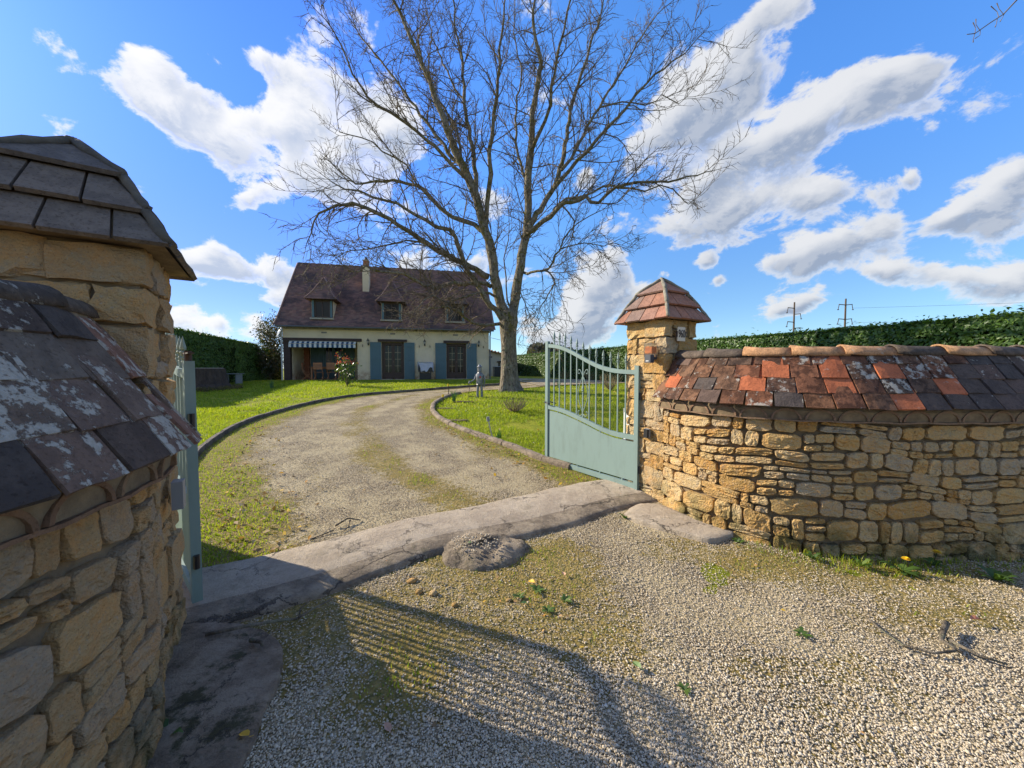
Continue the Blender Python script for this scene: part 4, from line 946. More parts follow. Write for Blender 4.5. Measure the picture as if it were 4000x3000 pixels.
for x, sg in ((-.30, -1), (Wd + .30, 1)):
    pts = [Vector((x, y - .02, z + .02)) for y, z in prof_r]; q = []
    for a_, b_ in zip(pts[:-1], pts[1:]): q += [a_.lerp(b_, k / 6) for k in range(6)]
    q.append(pts[-1]); hp(MB().tube(q, .055, 6), 'verge_tiles', M_verge, rf, True)
    hp(MB().tube([(p.x, Dp - p.y, p.z) for p in q], .055, 6), 'verge_tiles', M_verge, rf, True)
for k in range(32):
    x = -.28 + k * .376; hp(MB().tube([(x, Dp / 2 - .02, RZ + .03), (x + .39, Dp / 2 - .02, RZ + .015)], [.085, .07], 7), 'ridge_tile', M_roof if k % 3 else M_tileD, rf)
# chimney
ch = hp(MB().box((4.05, 2.15, 5.9), (.38, .5, 1.6)).box((4.05, 2.15, 6.8), (.34, .45, .4)), 'chimney', M_render)
hp(MB().box((4.05, 2.15, 7.15), (.30, .40, .36)), 'chimney_brick', M_brick, ch); hp(MB().box((4.05, 2.15, 7.35), (.36, .46, .05)), 'chimney_cap', M_sill, ch); hp(MB().lathe([(.10, 0), (.13, .05), (.08, .16), (.10, .20)], (4.05, 2.15, 7.37), 10), 'chimney_pot', M_black, ch)
# dormers
def dormer(cx):
    zs = EH + .72; d = thing('tmp', 'x', 'x'); COL.objects.unlink(d); bpy.data.objects.remove(d)
    yw = roof_y_at(zs) - .05; hw = .54; zt = zs + 1.08
    m_ = MB(); wall_panels(m_, cx - hw, cx + hw, zs, zt, yw, .12, [(cx - .40, cx + .40, zs + .07, zs + 1.0)])
    for sg in (-1, 1): m_.box((cx + sg * (hw - .06), yw + .75, zs + .55), (.12, 1.26, 1.1))
    dm = hp(m_, 'dormer', M_beam)
    for sg in (-1, 1): hp(MB().box((cx + sg * (hw + .012), yw + .6, zs + .5), (.02, 1.1, 1.0)), 'dormer_cheek', M_render, dm)
    hp(MB().box((cx, yw - .05, zs + .0), (1.22, .24, .09)), 'sill', M_sill, dm)
    wf = hp(MB().box((cx - .37, yw + .05, zs + .54), (.07, .07, .92)).box((cx + .37, yw + .05, zs + .54), (.07, .07, .92)).box((cx, yw + .05, zs + .98), (.72, .07, .06)).box((cx, yw + .05, zs + .11), (.72, .07, .06)).box((cx, yw + .045, zs + .54), (.05, .06, .84)), 'window', M_door, dm)
    hp(MB().box((cx, yw + .055, zs + .54), (.68, .012, .84)), 'pane', M_glass, wf)
    for sg in (-1, 1): hp(MB().box((cx + sg * .47, yw - .03, zs + .54), (.11, .03, .92)), 'dormer_shutter', M_shut, dm)
    # bell-cast hipped roof: front hip and two sides meeting in a short ridge
    a = [(0.0, .80, -.32), (.18, .66, -.18), (.45, .48, .02), (.85, .28, .26), (1.32, .02, .52)]      # height, half width, y of the front
    vs, fs = [], []
    for h, w, y in a: vs += [(cx - w, yw + y, zt - .02 + h), (cx + w, yw + y, zt - .02 + h)]
    for h, w, y in a: vs += [(cx - w, yw + y + 3.2, zt - .02 + h), (cx + w, yw + y + 3.2, zt - .02 + h)]
    for i in range(4): o = 2 * i; p = 10 + 2 * i; fs += [(o, o + 1, o + 3, o + 2), (o, o + 2, p + 2, p), (o + 1, p + 1, p + 3, o + 3)]
    fs += [(0, 10, 11, 1)]
    # courses
    V, F, Rn = [], [], []
    ah = [q[0] for q in a]
    K = 13
    for k in range(K):
        h0, h1 = 1.32 * k / K, 1.32 * (k + 1) / K; w0, w1 = np.interp(h0, ah, [q[1] for q in a]), np.interp(h1, ah, [q[1] for q in a]); y0, y1 = np.interp(h0, ah, [q[2] for q in a]), np.interp(h1, ah, [q[2] for q in a])
        x = -w0
        while x < w0 - .01:
            xb = min(x + random.uniform(.14, .18), w0); o = len(V); f0, f1 = (x / w0, xb / w0) if w0 > .05 else (-1, 1)
            V += [(cx + x, yw + y0 - .03, zt + h0 - .02), (cx + xb, yw + y0 - .03, zt + h0 - .02), (cx + x, yw + y0 - .035, zt + h0 + .02), (cx + xb, yw + y0 - .035, zt + h0 + .02), (cx + f0 * w1, yw + y1, zt + h1), (cx + f1 * w1, yw + y1, zt + h1)]
            F += [(o, o + 1, o + 3, o + 2), (o + 2, o + 3, o + 5, o + 4)]; Rn += [random.random()] * 6; x = xb
        for sg in (-1, 1):
            yy = y0
            while yy < y0 + 2.6:
                o = len(V); yb = yy + .17
                V += [(cx + sg * (w0 + .02), yw + yy, zt + h0 - .02), (cx + sg * (w0 + .02), yw + yb, zt + h0 - .02), (cx + sg * (w0 + .02), yw + yy, zt + h0 + .02), (cx + sg * (w0 + .02), yw + yb, zt + h0 + .02), (cx + sg * w1, yw + yy + (y1 - y0), zt + h1), (cx + sg * w1, yw + yb + (y1 - y0), zt + h1)]
                F += [(o, o + 1, o + 3, o + 2), (o + 2, o + 3, o + 5, o + 4)]; Rn += [random.random()] * 6; yy = yb
    dr = hp(MB().add(vs, fs), 'dormer_roof', M_roof, dm)
    o = link('roof_tiles', np_mesh('roof_tiles', np.array(V), np.array(F), M_roof, False, {'rnd': np.array(Rn)}), kind='stuff'); o.parent = dm
    for sg in (-1, 1): hp(MB().tube([(cx + sg * w, yw + y - .02, zt + h) for h, w, y in a], .045, 6), 'hip_tile', M_verge, dm, True)
    hp(MB().tube([(cx, yw + .5, zt + 1.30), (cx, yw + 3.0, zt + 1.30)], .05, 6), 'dormer_ridge', M_verge, dm, True)
for cx in (2.0, 5.72, 9.40): dormer(cx)
# satellite dish
ds = MB(); ds.lathe([(.0, .05), (.15, .035), (.28, .0), (.29, -.01), (.28, -.012), (.15, .02), (.0, .035)], n=20)
o = hp(ds, 'satellite_dish', M_whitep, smooth=True); o.rotation_euler = (R(70), 0, R(-60)); o.location = (-.18, -.05, EH - .1)
# gutters seen: done. Wall lanterns hang on the wall as things of their own
HM = Matrix.Translation((-12.6, 20.5, HB)) @ Matrix.Rotation(HA, 4, 'Z')
def HW(x, y, z): return HM @ Vector((x, y, z))
def at_house(root, x, y, z, rz=0): v = HW(x, y, z); root.location = v; root.rotation_euler = (0, 0, HA + rz)
def lantern():
    g = thing('wall_lantern', '', 'lantern', group='black wall lanterns on the house front')
    def q(mb, n, mt, par=g, s=False): o = mb.build(n, mt, None, s); o.parent = par; return o
    q(MB().box((0, .03, -.05), (.08, .02, .22)).tube([(0, .02, -.12), (0, -.06, -.17), (0, -.12, -.13), (0, -.12, -.08)], .012, 6), 'bracket', M_black)
    q(MB().lathe([(.03, -.08), (.05, -.06), (.05, -.055)], (0, -.12, 0), 6), 'base', M_black); q(MB().lathe([(.045, -.055), (.07, .08)], (0, -.12, 0), 6), 'glass', mat('lantern_glass', (.35, .33, .28), .2))
    q(MB().lathe([(.085, .08), (.05, .14), (.02, .17), (.012, .23), (.001, .24)], (0, -.12, 0), 6), 'cap', M_black); return g
l0 = lantern(); LL = [(4.43, 'between the porch beam and the first blue shutter'), (7.59, 'above the covered barbecue'), (10.81, 'beside the last blue shutter')]
for k, (x, s_) in enumerate(LL):
    o = l0 if k == 0 else copy_tree(l0); at_house(o, x, -.05, 2.15); o['label'] = 'black wall lantern ' + s_
# awning: rolled out under the porch beam, striped front
M_aw = mat('white_awning_cloth', (.62, .62, .55), .9); M_ab = mat('navy_awning_cloth', (.03, .075, .14), .9)
aw = thing('awning', 'blue and white striped awning under the dark porch beam', 'awning'); at_house(aw, .33, 0, 0)
m_ = MB(); n = 27; w = 3.44 / n
for k in range(n):
    m_.cur = k % 2
    for (y0, z0, y1, z1) in ((-.02, 2.16, -.18, 2.03), (-.18, 2.01, -.185, 1.81)):
        x0, x1 = k * w, (k + 1) * w; m = .012 * (k % 2) + .01
        vs = []
        for s_ in (0, .5, 1):
            x = x0 + (x1 - x0) * s_; b_ = -.014 * math.sin(math.pi * s_) * (1 if z1 < 1.9 else 0); vs += [(x, y0, z0), (x, y1 + b_, z1 + (.018 * math.sin(math.pi * s_) if z1 < 1.9 else 0)), ]
        m_.add(vs, [(0, 2, 3, 1), (2, 4, 5, 3)])
m_.cur = 0
o = m_.build('striped_cloth', [M_aw, M_ab]); o.parent = aw; md = o.modifiers.new('t', 'SOLIDIFY'); md.thickness = .004
o = MB().tube([(-.0, -.185, 2.02), (3.44, -.185, 2.02)], .014, 6).build('front_bar', M_bar); o.parent = aw
o = MB().tube([(0, -.0, 2.17), (3.44, -.0, 2.17)], .035, 8).build('roller', M_whitep); o.parent = aw
# table and chairs under the porch
M_teak = mat('teak_wood', rough=.7, fn=lambda t, b: t.mix(t.noise(t.vm('MULTIPLY', t.pos(), (1, 1, 8)), 9, 4), (.34, .14, .055), (.45, .20, .085)))
tb = thing('garden_table', 'brown wooden garden table under the striped awning', 'table'); at_house(tb, 2.0, .85, 0)
def tp(mb, n, par, mt=M_teak): o = mb.build(n, mt); o.parent = par; return o
for k in range(7): tp(MB().box((0, -.39 + k * .13, .73), (1.70, .12, .028)), 'plank', tb)
for sx in (-1, 1):
    for sy in (-1, 1): tp(MB().box((sx * .72, sy * .36, .36), (.07, .07, .72)), 'leg', tb)
tp(MB().box((0, -.36, .67), (1.4, .03, .08)).box((0, .36, .67), (1.4, .03, .08)), 'apron', tb)
def chair():
    c = thing('folding_chair', '', 'chair', group='brown slatted chairs at the garden table')
    for k in range(5): tp(MB().box((0, -.18 + k * .085, .44), (.44, .07, .02)), 'seat_slat', c)
    tp(MB().box((0, -.26, .93), (.47, .025, .09)).box((0, -.25, .62), (.44, .02, .05)), 'back_rail', c)
    for k in range(8): tp(MB().box((-.175 + k * .05, -.255, .775), (.035, .014, .27)), 'back_slat', c)
    for sx in (-1, 1):
        tp(MB().tube([(sx * .22, -.27, .96), (sx * .215, -.25, .62), (sx * .21, -.14, .36), (sx * .21, .22, .0)], .018, 6), 'leg', c)
        tp(MB().tube([(sx * .20, .22, .44), (sx * .19, 0, .24), (sx * .21, -.30, .0)], .018, 6), 'leg', c)
    return c
c0 = chair()
for k, (x, y, rz, s_) in enumerate([(1.72, .28, 0, 'left of the two with their backs to the lawn'), (2.40, .28, 0, 'right of the two with their backs to the lawn'), (1.0, .75, -1.45, 'seen side-on at the left end of the table')]):
    o = c0 if k == 0 else copy_tree(c0); at_house(o, x, y, 0, rz); o['label'] = 'brown slatted garden chair, ' + s_
# covered barbecue
bq = thing('barbecue', 'dark barbecue box standing between the two pairs of blue shutters', 'barbecue'); at_house(bq, 7.62, -.42, -.0)
for o in (MB().box((0, 0, .20), (.66, .42, .36)), ): tp(o, 'body', bq, M_black)
tp(MB().box((0, 0, .66), (.80, .46, .40)), 'firebox', bq, M_black)
for sx in (-1, 1): tp(MB().box((sx * .30, 0, .43), (.05, .3, .12)), 'leg', bq, M_black)
vs, fs = [], []; nA, nR = 40, 8
for r in range(nR):
    for k in range(nA):
        a_ = 2 * math.pi * k / nA; cc, ss = math.cos(a_), math.sin(a_); q = (abs(cc) ** 5 + abs(ss) ** 5) ** -.2; f = r / (nR - 1)
        ex = (.46 + .07 * math.sin(5 * a_) * f + .05 * math.sin(9 * a_ + 1) * f - .16 * f * (1 if cc < 0 else .4)) * q; ey = (.27 + .03 * math.sin(7 * a_) * f) * q
        z = 1.0 + .03 * math.sin(2 * a_) * (1 - f) - f * (.42 + .12 * math.sin(3 * a_ + .5) + .07 * math.sin(8 * a_)); vs.append((ex * cc * (.96 if r == 0 else 1), ey * ss, z))
for r in range(nR - 1):
    for k in range(nA): fs.append((r * nA + k, r * nA + (k + 1) % nA, (r + 1) * nA + (k + 1) % nA, (r + 1) * nA + k))
vs.append((0, 0, 1.02)); fs += [(k, (k + 1) % nA, len(vs) - 1) for k in range(nA)]
o = MB().add(vs, fs).build('dust_sheet', mat('white_sheet', rough=.8, fn=lambda t, b: ((.55, .55, .62), t.bump(t.noise(t.pos(), 6, 5, .6), 1., .08))), smooth=True)
tag(o, 'crumpled white sheet draped over the barbecue', 'sheet'); o.location = HW(7.62, -.42, 0); o.rotation_euler = (0, 0, HA)

# ------------------------------------------------------------------ outbuilding to the right of the house
M_gar = mat('pale_render', (.56, .50, .39), .95); ob = thing('outbuilding', 'low pale outbuilding with terracotta roof, half hidden behind the tree trunk', 'outbuilding', HW(12.3, 8.0, 0), HA)
def op(mb, n, mt, par=ob): o = mb.build(n, mt); o.parent = par; return o
m_ = MB(); wall_panels(m_, -1.0, 2.5, -.2, 1.6, 0, .25, [(1.20, 1.75, .55, 1.15)]); m_.box((-.9, 2.0, .8), (.2, 3.6, 1.8)).box((2.4, 2.0, .7), (.2, 3.6, 1.8)); m_.add([(-1, 0, 1.6), (2.5, 0, 1.6), (-1, 0, 2.42), (-1, .25, 1.6), (2.5, .25, 1.6), (-1, .25, 2.42)], [(0, 1, 2), (3, 5, 4), (2, 1, 4, 5)])
op(m_, 'wall', M_gar); rr_ = op(MB().add([(-1.1, -.3, 2.44), (2.7, -.3, 1.60), (2.7, 4, 1.60), (-1.1, 4, 2.44), (-1.1, -.3, 2.50), (2.7, -.3, 1.66), (2.7, 4, 1.66), (-1.1, 4, 2.50)], [(3, 2, 1, 0), (4, 5, 6, 7), (0, 1, 5, 4), (1, 2, 6, 5), (2, 3, 7, 6), (3, 0, 4, 7)]), 'roof', M_tileP)
for k in range(14): op(MB().tube([(-1.05 + k * .28, -.34, 2.50 - k * .062), (-1.05 + k * .28, 0.5, 2.50 - k * .062)], .07, 6), 'edge_tile', M_tileP, rr_)
wn = op(MB().box((1.23, .08, .85), (.06, .08, .6)).box((1.72, .08, .85), (.06, .08, .6)).box((1.475, .08, 1.12), (.43, .08, .06)).box((1.475, .08, .58), (.43, .08, .06)).box((1.475, .08, .85), (.04, .06, .48)), 'window', M_beam); op(MB().box((1.475, .1, .85), (.43, .02, .48)), 'pane', M_glass, wn)
op(MB().box((1.475, -.02, 1.22), (.75, .1, .10)), 'lintel', M_beam)
op(MB().box((.30, -.06, .75), (.40, .06, 1.5)), 'shutter_door', M_shut); op(MB().box((.25, -.3, 1.6), (.7, .55, .08)), 'door_canopy', M_beam)
bs = thing('stacked_garden_chairs', 'dark stacked folding loungers leaning against the outbuilding wall', 'garden furniture', HW(13.15, 6.6, -.05), HA)
o = MB().box((0, 0, .45), (.62, .4, .8)).build('cover', M_black); o.parent = bs
o = MB().tube([(-.28, -.2, .0), (-.28, -.22, 1.2)], .02, 6).tube([(.28, -.2, 0), (.28, -.22, 1.2)], .02, 6).tube([(-.28, -.22, .85), (.28, -.22, .85)], .02, 6).build('metal_frame', M_galv); o.parent = bs
# ================================================================== HEDGES
def leaves(n, P, Nn, size, asp=.42, spread=.9, fold=.25, seed=1, droop=0.):
    """n diamond leaves (two triangles folded on the midrib) at P with outward normals Nn"""
    g = np.random.default_rng(seed); nn = Nn + g.normal(0, spread * .5, (n, 3)); nn /= np.linalg.norm(nn, axis=1)[:, None]
    d = g.normal(0, 1, (n, 3)); d[:, 2] -= droop; d -= nn * (d * nn).sum(1)[:, None]; d /= np.linalg.norm(d, axis=1)[:, None]
    s = np.cross(nn, d); L = size * g.uniform(.6, 1.3, n)[:, None]; w = L * asp * .5
    a = P - d * L * .5; b = P + d * L * .5; m = P + d * L * .02
    V = np.stack([a, m + s * w + nn * w * fold, b, m - s * w + nn * w * fold], 1).reshape(-1, 3)
    i = np.arange(n)[:, None] * 4; F = np.concatenate([i + [0, 1, 2], i + [0, 2, 3]], 0)
    return V, F, np.repeat(g.random(n), 4)
def hedge(name, label, a, b, width, ztop_a, ztop_b, zb_a, zb_b, n, size, seed, side=1, near_bias=0):
    g = np.random.default_rng(seed); a = np.array(a, float); b = np.array(b, float); L = np.hypot(*(b - a)); e_ = (b - a) / L; nn = np.array([e_[1], -e_[0]]) * side
    root = thing(name, label, 'hedge', (a[0], a[1], zb_a)); NX = max(int(L / .25), 8)
    prof = [(-.0, 0.0), (.02, .35), (.0, .8), (-.04, .96), (-.16, 1.0), (-width + .16, 1.0), (-width + .04, .96), (-width, .8), (-width, 0)]; vs = []
    for i in range(NX + 1):
        f = i / NX; c_ = a + (b - a) * f; zb = zb_a + (zb_b - zb_a) * f - .1; zt = ztop_a + (ztop_b - ztop_a) * f - .06
        for o_, h in prof: jit = .07 * (float(vnoise(np.array([i * .5]), np.array([h * 7 + o_ * 3]), seed)[0]) - .5); q = c_ + nn * (o_ - .05 + jit); vs.append((q[0], q[1], zb + (zt - zb) * h + jit * .5))
    m = len(prof); fs = [(i * m + j, i * m + j + 1, (i + 1) * m + j + 1, (i + 1) * m + j) for i in range(NX) for j in range(m - 1)] + [tuple(range(m)), tuple(range(NX * m, NX * m + m))]
    MB().add(vs, fs).build('hedge_core', M_hcore, root, smooth=True)
    f = g.random(n) ** (1 + near_bias); top = g.random(n) < .26; u = g.random(n)
    c_ = a + (b - a) * f[:, None]; zb = zb_a + (zb_b - zb_a) * f; zt = ztop_a + (ztop_b - ztop_a) * f
    bul = (fbm(f * L, u * 2, 1.4, seed) - .5) * .22
    off = np.where(top, -g.random(n) * width, bul * .6 - np.abs(g.normal(0, .035, n))); z = np.where(top, zt + bul * .4 + np.abs(g.normal(0, .035, n)) * (1 + (g.random(n) < .05) * 2), zb + (zt - zb) * u)
    off = np.where((~top) & (u > .93), off - (u - .93) * 1.2, off)
    P = np.c_[c_ + nn * off[:, None], z]; Nn = np.where(top[:, None], np.array([0, 0, 1.0]), np.array([nn[0], nn[1], .35]))
    V, F, r = leaves(n, P, Nn, size, seed=seed, spread=1.1, asp=.45, droop=.3); r = np.clip(r * .7 + np.repeat(fbm(f * L, z, .8, seed + 3), 4) * .5 - .08, 0, 1)
    link('hedge_leaves', np_mesh('hedge_leaves', V, F, M_hedge, False, {'rnd': r}), root, kind='stuff')
    return root
ek = 1.0
hedge('laurel_hedge', 'long dark green laurel hedge behind the right wall and gate, bright in the sun', (12.6, 3.6), (-.45, 36.7), 1.1, 2.63, 2.70, .0, .72, 100000, .12, 5, side=-1, near_bias=.55)
hedge('laurel_hedge', 'shaded laurel hedge at the far left behind the tree stump', (-13.55, 12.6), (-13.95, 20.6), 1.2, 3.28, 2.78, .5, .86, 42000, .10, 8, side=1)
hedge('laurel_hedge', 'short end of hedge closing the gap beside the house left corner', (-15.6, 21.2), (-13.6, 20.8), .8, 2.6, 2.5, .86, .86, 6000, .10, 9, side=1)

# ================================================================== BIG BARE TREE
TX, TY, TZ0 = -.11, 14.75, tz(-.11, 14.6)
def limb_pts(pts, y0, y1):
    """pts: (x, z) in metres at the tree's own distance; y drifts from y0 to y1 along the limb"""
    out = []; n = len(pts)
    for i, (x, z) in enumerate(pts): f = i / (n - 1); y = TY + y0 + (y1 - y0) * f; out.append(Vector(((x if -5.5 < x < 4.2 else (4.2 + (x - 4.2) * .80 if x > 0 else -5.5 + (x + 5.5) * .85)) * y / TY, y, 1.5 + (z - 1.5) * y / TY)))
    return out
def tc(px, py): return ((px - 1106) * .0182, 1.5 + (796 - py) * .0182 * .995)
def refine(P, rg, wob=.05, step=.35):
    P = [P[0]] + list(P) + [P[-1]]; out = []
    for i in range(1, len(P) - 2):
        a, b, c, d = P[i - 1], P[i], P[i + 1], P[i + 2]; n = max(2, int((c - b).length / step))
        for k in range(n):
            t_ = k / n; q = .5 * ((2 * b) + (c - a) * t_ + (2 * a - 5 * b + 4 * c - d) * t_ ** 2 + (3 * b - a - 3 * c + d) * t_ ** 3)
            out.append(q + Vector((rg.gauss(0, wob), rg.gauss(0, wob), rg.gauss(0, wob))) * (1 if out else 0))
    out.append(P[-2]); return out
LIMBS = [  # (points in tree-plane units, start depth, end depth, r0, r1)
 ([(1095, 680), (1081, 655), (1069, 597), (1062, 539), (1048, 499), (1037, 457), (1020, 400), (985, 330), (955, 250), (925, 170), (890, 90), (850, 0), (830, -60)], 0, -.5, .21, .02),
 ([(1104, 690), (1109, 667), (1118, 597), (1128, 550), (1139, 504), (1141, 465), (1139, 410), (1148, 330), (1150, 250), (1165, 150), (1150, 60), (1160, -60)], 0, .6, .20, .02),
 ([(1037, 457), (1030, 400), (1020, 320), (1005, 230), (1000, 140), (985, 50), (980, -60)], -.15, 1.6, .10, .02),
 ([(1048, 499), (1052, 440), (1062, 380), (1062, 300), (1075, 210), (1080, 120), (1092, 30), (1095, -60)], -.1, -1.6, .10, .02),
 ([(1030, 430), (1000, 370), (960, 320), (900, 240), (850, 170), (800, 110), (760, 60), (735, 20)], -.2, 2.2, .085, .012),
 ([(1020, 400), (960, 340), (905, 290), (850, 250), (800, 220), (760, 170), (720, 80), (680, 45)], -.2, -2.4, .075, .012),
 ([(1055, 597), (1027, 578), (997, 567), (967, 548), (927, 529), (885, 501), (840, 475), (790, 450), (740, 440), (695, 450), (660, 480), (640, 525)], 0, -3.2, .12, .012),
 ([(1048, 499), (1025, 487), (997, 473), (962, 457), (939, 434), (908, 410), (885, 399), (835, 392), (780, 400), (730, 375), (690, 340)], 0, 2.2, .10, .012),
 ([(1092, 700), (1070, 668), (1048, 648), (1025, 604), (1006, 581), (990, 527), (975, 500), (943, 487), (904, 464), (860, 440), (810, 425), (740, 410), (690, 385)], 0, -2.2, .12, .012),
 ([(1060, 618), (1035, 612), (1002, 609), (960, 616), (932, 620), (905, 612), (870, 590), (830, 590), (790, 575), (765, 590), (735, 575)], 0, -3.6, .085, .012),
 ([(1088, 694), (1060, 700), (1034, 702), (1011, 690), (985, 672), (955, 662), (925, 668), (895, 690)], 0, -2.6, .07, .012),
 ([(1070, 640), (1040, 630), (1005, 640), (970, 650), (940, 640), (905, 655), (880, 690)], 0, -3.0, .05, .01),
 ([(1139, 504), (1155, 470), (1165, 452), (1180, 430), (1195, 410), (1212, 370), (1222, 300), (1235, 230), (1262, 140), (1290, 60), (1310, -40)], 0, 1.8, .12, .018),
 ([(1139, 504), (1160, 488), (1188, 469), (1200, 455), (1212, 443), (1235, 436), (1262, 430), (1290, 436), (1330, 405), (1385, 396), (1440, 398), (1490, 390), (1540, 380), (1585, 372)], 0, -2.8, .10, .010),
 ([(1195, 455), (1222, 430), (1262, 425), (1300, 405), (1345, 405), (1400, 415), (1450, 400), (1500, 425), (1520, 440), (1560, 420)], -.2, 1.5, .055, .010),
 ([(1195, 410), (1230, 370), (1268, 330), (1300, 290), (1350, 240), (1400, 190), (1450, 160), (1500, 130), (1548, 90)], .4, -1.8, .08, .010),
 ([(1212, 370), (1250, 310), (1290, 240), (1330, 180), (1380, 110), (1430, 50), (1500, 0)], .6, 2.4, .07, .012),
 ([(1148, 330), (1175, 270), (1190, 200), (1205, 120), (1225, 40), (1240, -50)], .2, -2.2, .075, .015),
 ([(1132, 588), (1150, 586), (1172, 583), (1195, 564), (1207, 539), (1230, 500), (1270, 470), (1310, 450)], 0, -2.4, .055, .008),
 ([(1172, 583), (1190, 590), (1200, 613), (1185, 635), (1170, 655), (1167, 665), (1175, 690), (1188, 714)], -.9, -2.0, .035, .008),
 ([(1207, 539), (1235, 530), (1265, 525), (1300, 530), (1330, 528), (1372, 535)], -1.2, -2.4, .025, .006),
 ([(1109, 640), (1125, 625), (1133, 650), (1145, 680), (1155, 700)], 0, -1.6, .025, .006),
 ([(1100, 660), (1092, 600), (1090, 560), (1100, 500), (1095, 430)], 0, 1.2, .035, .008),
 ([(1000, 370), (985, 280), (930, 190), (905, 100), (860, 20), (840, -50)], -.1, 3.0, .05, .012),
 ([(1139, 410), (1120, 340), (1115, 250), (1125, 160), (1110, 70), (1120, -40)], .2, 3.2, .06, .012),
 ([(1005, 230), (960, 150), (930, 60), (920, -40)], .8, 3.6, .045, .01),
 ([(1290, 240), (1340, 230), (1400, 235), (1450, 215), (1490, 235), (1530, 200)], 1.2, .0, .035, .008),
 ([(908, 410), (880, 360), (830, 330), (780, 300), (730, 290), (720, 235)], 1.0, -.5, .04, .008),
 ([(927, 529), (880, 520), (830, 530), (780, 540), (730, 545), (700, 575)], -.9, -2.0, .035, .008),
 ([(1212, 443), (1240, 480), (1235, 510), (1215, 560), (1230, 600)], -.4, 1.0, .03, .006),
]
rt = random.Random(42)
tree = thing('bare_tree', 'tall leafless tree with forked trunk and lichened limbs standing on the lawn', 'tree', (TX, TY, TZ0))
# trunk with flared foot
tp_ = [(TX + .02, TY, TZ0 - .15), (TX + .02, TY, TZ0 + .02), (TX + .01, TY, TZ0 + .22), (TX, TY, TZ0 + .6), (TX + .0, TY, TZ0 + 1.2), (TX - .02, TY, TZ0 + 1.8), (TX - .04, TY, TZ0 + 2.4), (TX - .02, TY, TZ0 + 2.75), (TX - .04, TY, TZ0 + 3.1), (TX - .05, TY, 3.85)]
mb = MB().tube(tp_, [.56, .48, .40, .34, .315, .30, .325, .36, .34, .22], 28)
vs = []
for v in mb.v:
    v = Vector(v); h = v.z - TZ0; an = math.atan2(v.y - TY, v.x - TX); r_ = 1 + .07 * math.sin(5 * an + 1) * max(0, 1 - h / .7) * 2 + .03 * math.sin(11 * an + h * 2) + .02 * math.sin(17 * an)
    vs.append((TX + (v.x - TX) * r_, TY + (v.y - TY) * r_, v.z))
mb.v = vs; mb.build('trunk', M_bark, tree, smooth=True)
kn = MB().lathe([(.03, -.03), (.085, -.02), (.11, .0), (.10, .02), (.05, -.01), (.0, -.03)], n=12).build('knot_ring', M_bark, smooth=True)
kn.parent = tree; kn.matrix_parent_inverse = Matrix.Identity(4); kn.location = (-.02, -.33, 2.35); kn.rotation_euler = (R(90), 0, 0)
TV, TF = [], []
twg = {'v': [], 'f': [], 'n': 0}
def seg_tube(P, rad, ns):
    """fast tube for twigs into big arrays"""
    n = len(P); base = twg['n']; A = []; up = Vector((.3, .2, 1)).normalized()
    for i, p in enumerate(P):
        d = P[min(i + 1, n - 1)] - P[max(i - 1, 0)]; a = d.cross(up); a = a.normalized() if a.length > 1e-5 else Vector((1, 0, 0)); b = d.cross(a).normalized()
        for k in range(ns): th_ = 6.2832 * k / ns; q = p + (a * math.cos(th_) + b * math.sin(th_)) * rad[i]; A.append((q.x, q.y, q.z))
    twg['v'] += A; twg['n'] += len(A)
    for i in range(n - 1):
        for k in range(ns): k2 = (k + 1) % ns; o = base + i * ns; twg['f'].append((o + k, o + k2, o + ns + k2, o + ns + k))
def branch(p, d, L, r, lv, rg, upb):
    n = {2: 8, 3: 5, 4: 3}[lv]; P = [p.copy()]; st = L / n; d = d.normalized(); curl = Vector((rg.gauss(0, .10), rg.gauss(0, .10), rg.gauss(0, .05)))
    for i in range(n):
        d = (d + curl + Vector((rg.gauss(0, .10), rg.gauss(0, .10), rg.gauss(0, .10) + upb * (1.3 if i > n / 2 else .6)))).normalized(); P.append(P[-1] + d * st)
    rad = [r * (1 - .62 * i / n) for i in range(n + 1)]; seg_tube(P, rad, {2: 5, 3: 4, 4: 3}[lv])
    if lv < 4:
        gap = {2: .20, 3: .15}[lv]; k = max(2, int(L / gap))
        for j in range(k):
            f = (j + rg.uniform(.3, 1)) / k
            if f < .10: continue
            i = min(int(f * n), n - 1); q = P[i].lerp(P[i + 1], f * n - i); dd_ = (P[i + 1] - P[i]).normalized()
            ax = Vector((rg.gauss(0, 1), rg.gauss(0, 1), rg.gauss(0, 1))); ax = (ax - dd_ * ax.dot(dd_)).normalized()
            an = rg.uniform(.45, 1.05); nd = dd_ * math.cos(an) + ax * math.sin(an)
            branch(q, nd, (L * rg.uniform(.28, .5) * (1.15 - f * .6)) if lv == 2 else rg.uniform(.13, .34), max(r * (.6 - .2 * f), .0090) if lv == 2 else .0070, lv + 1, rg, upb)
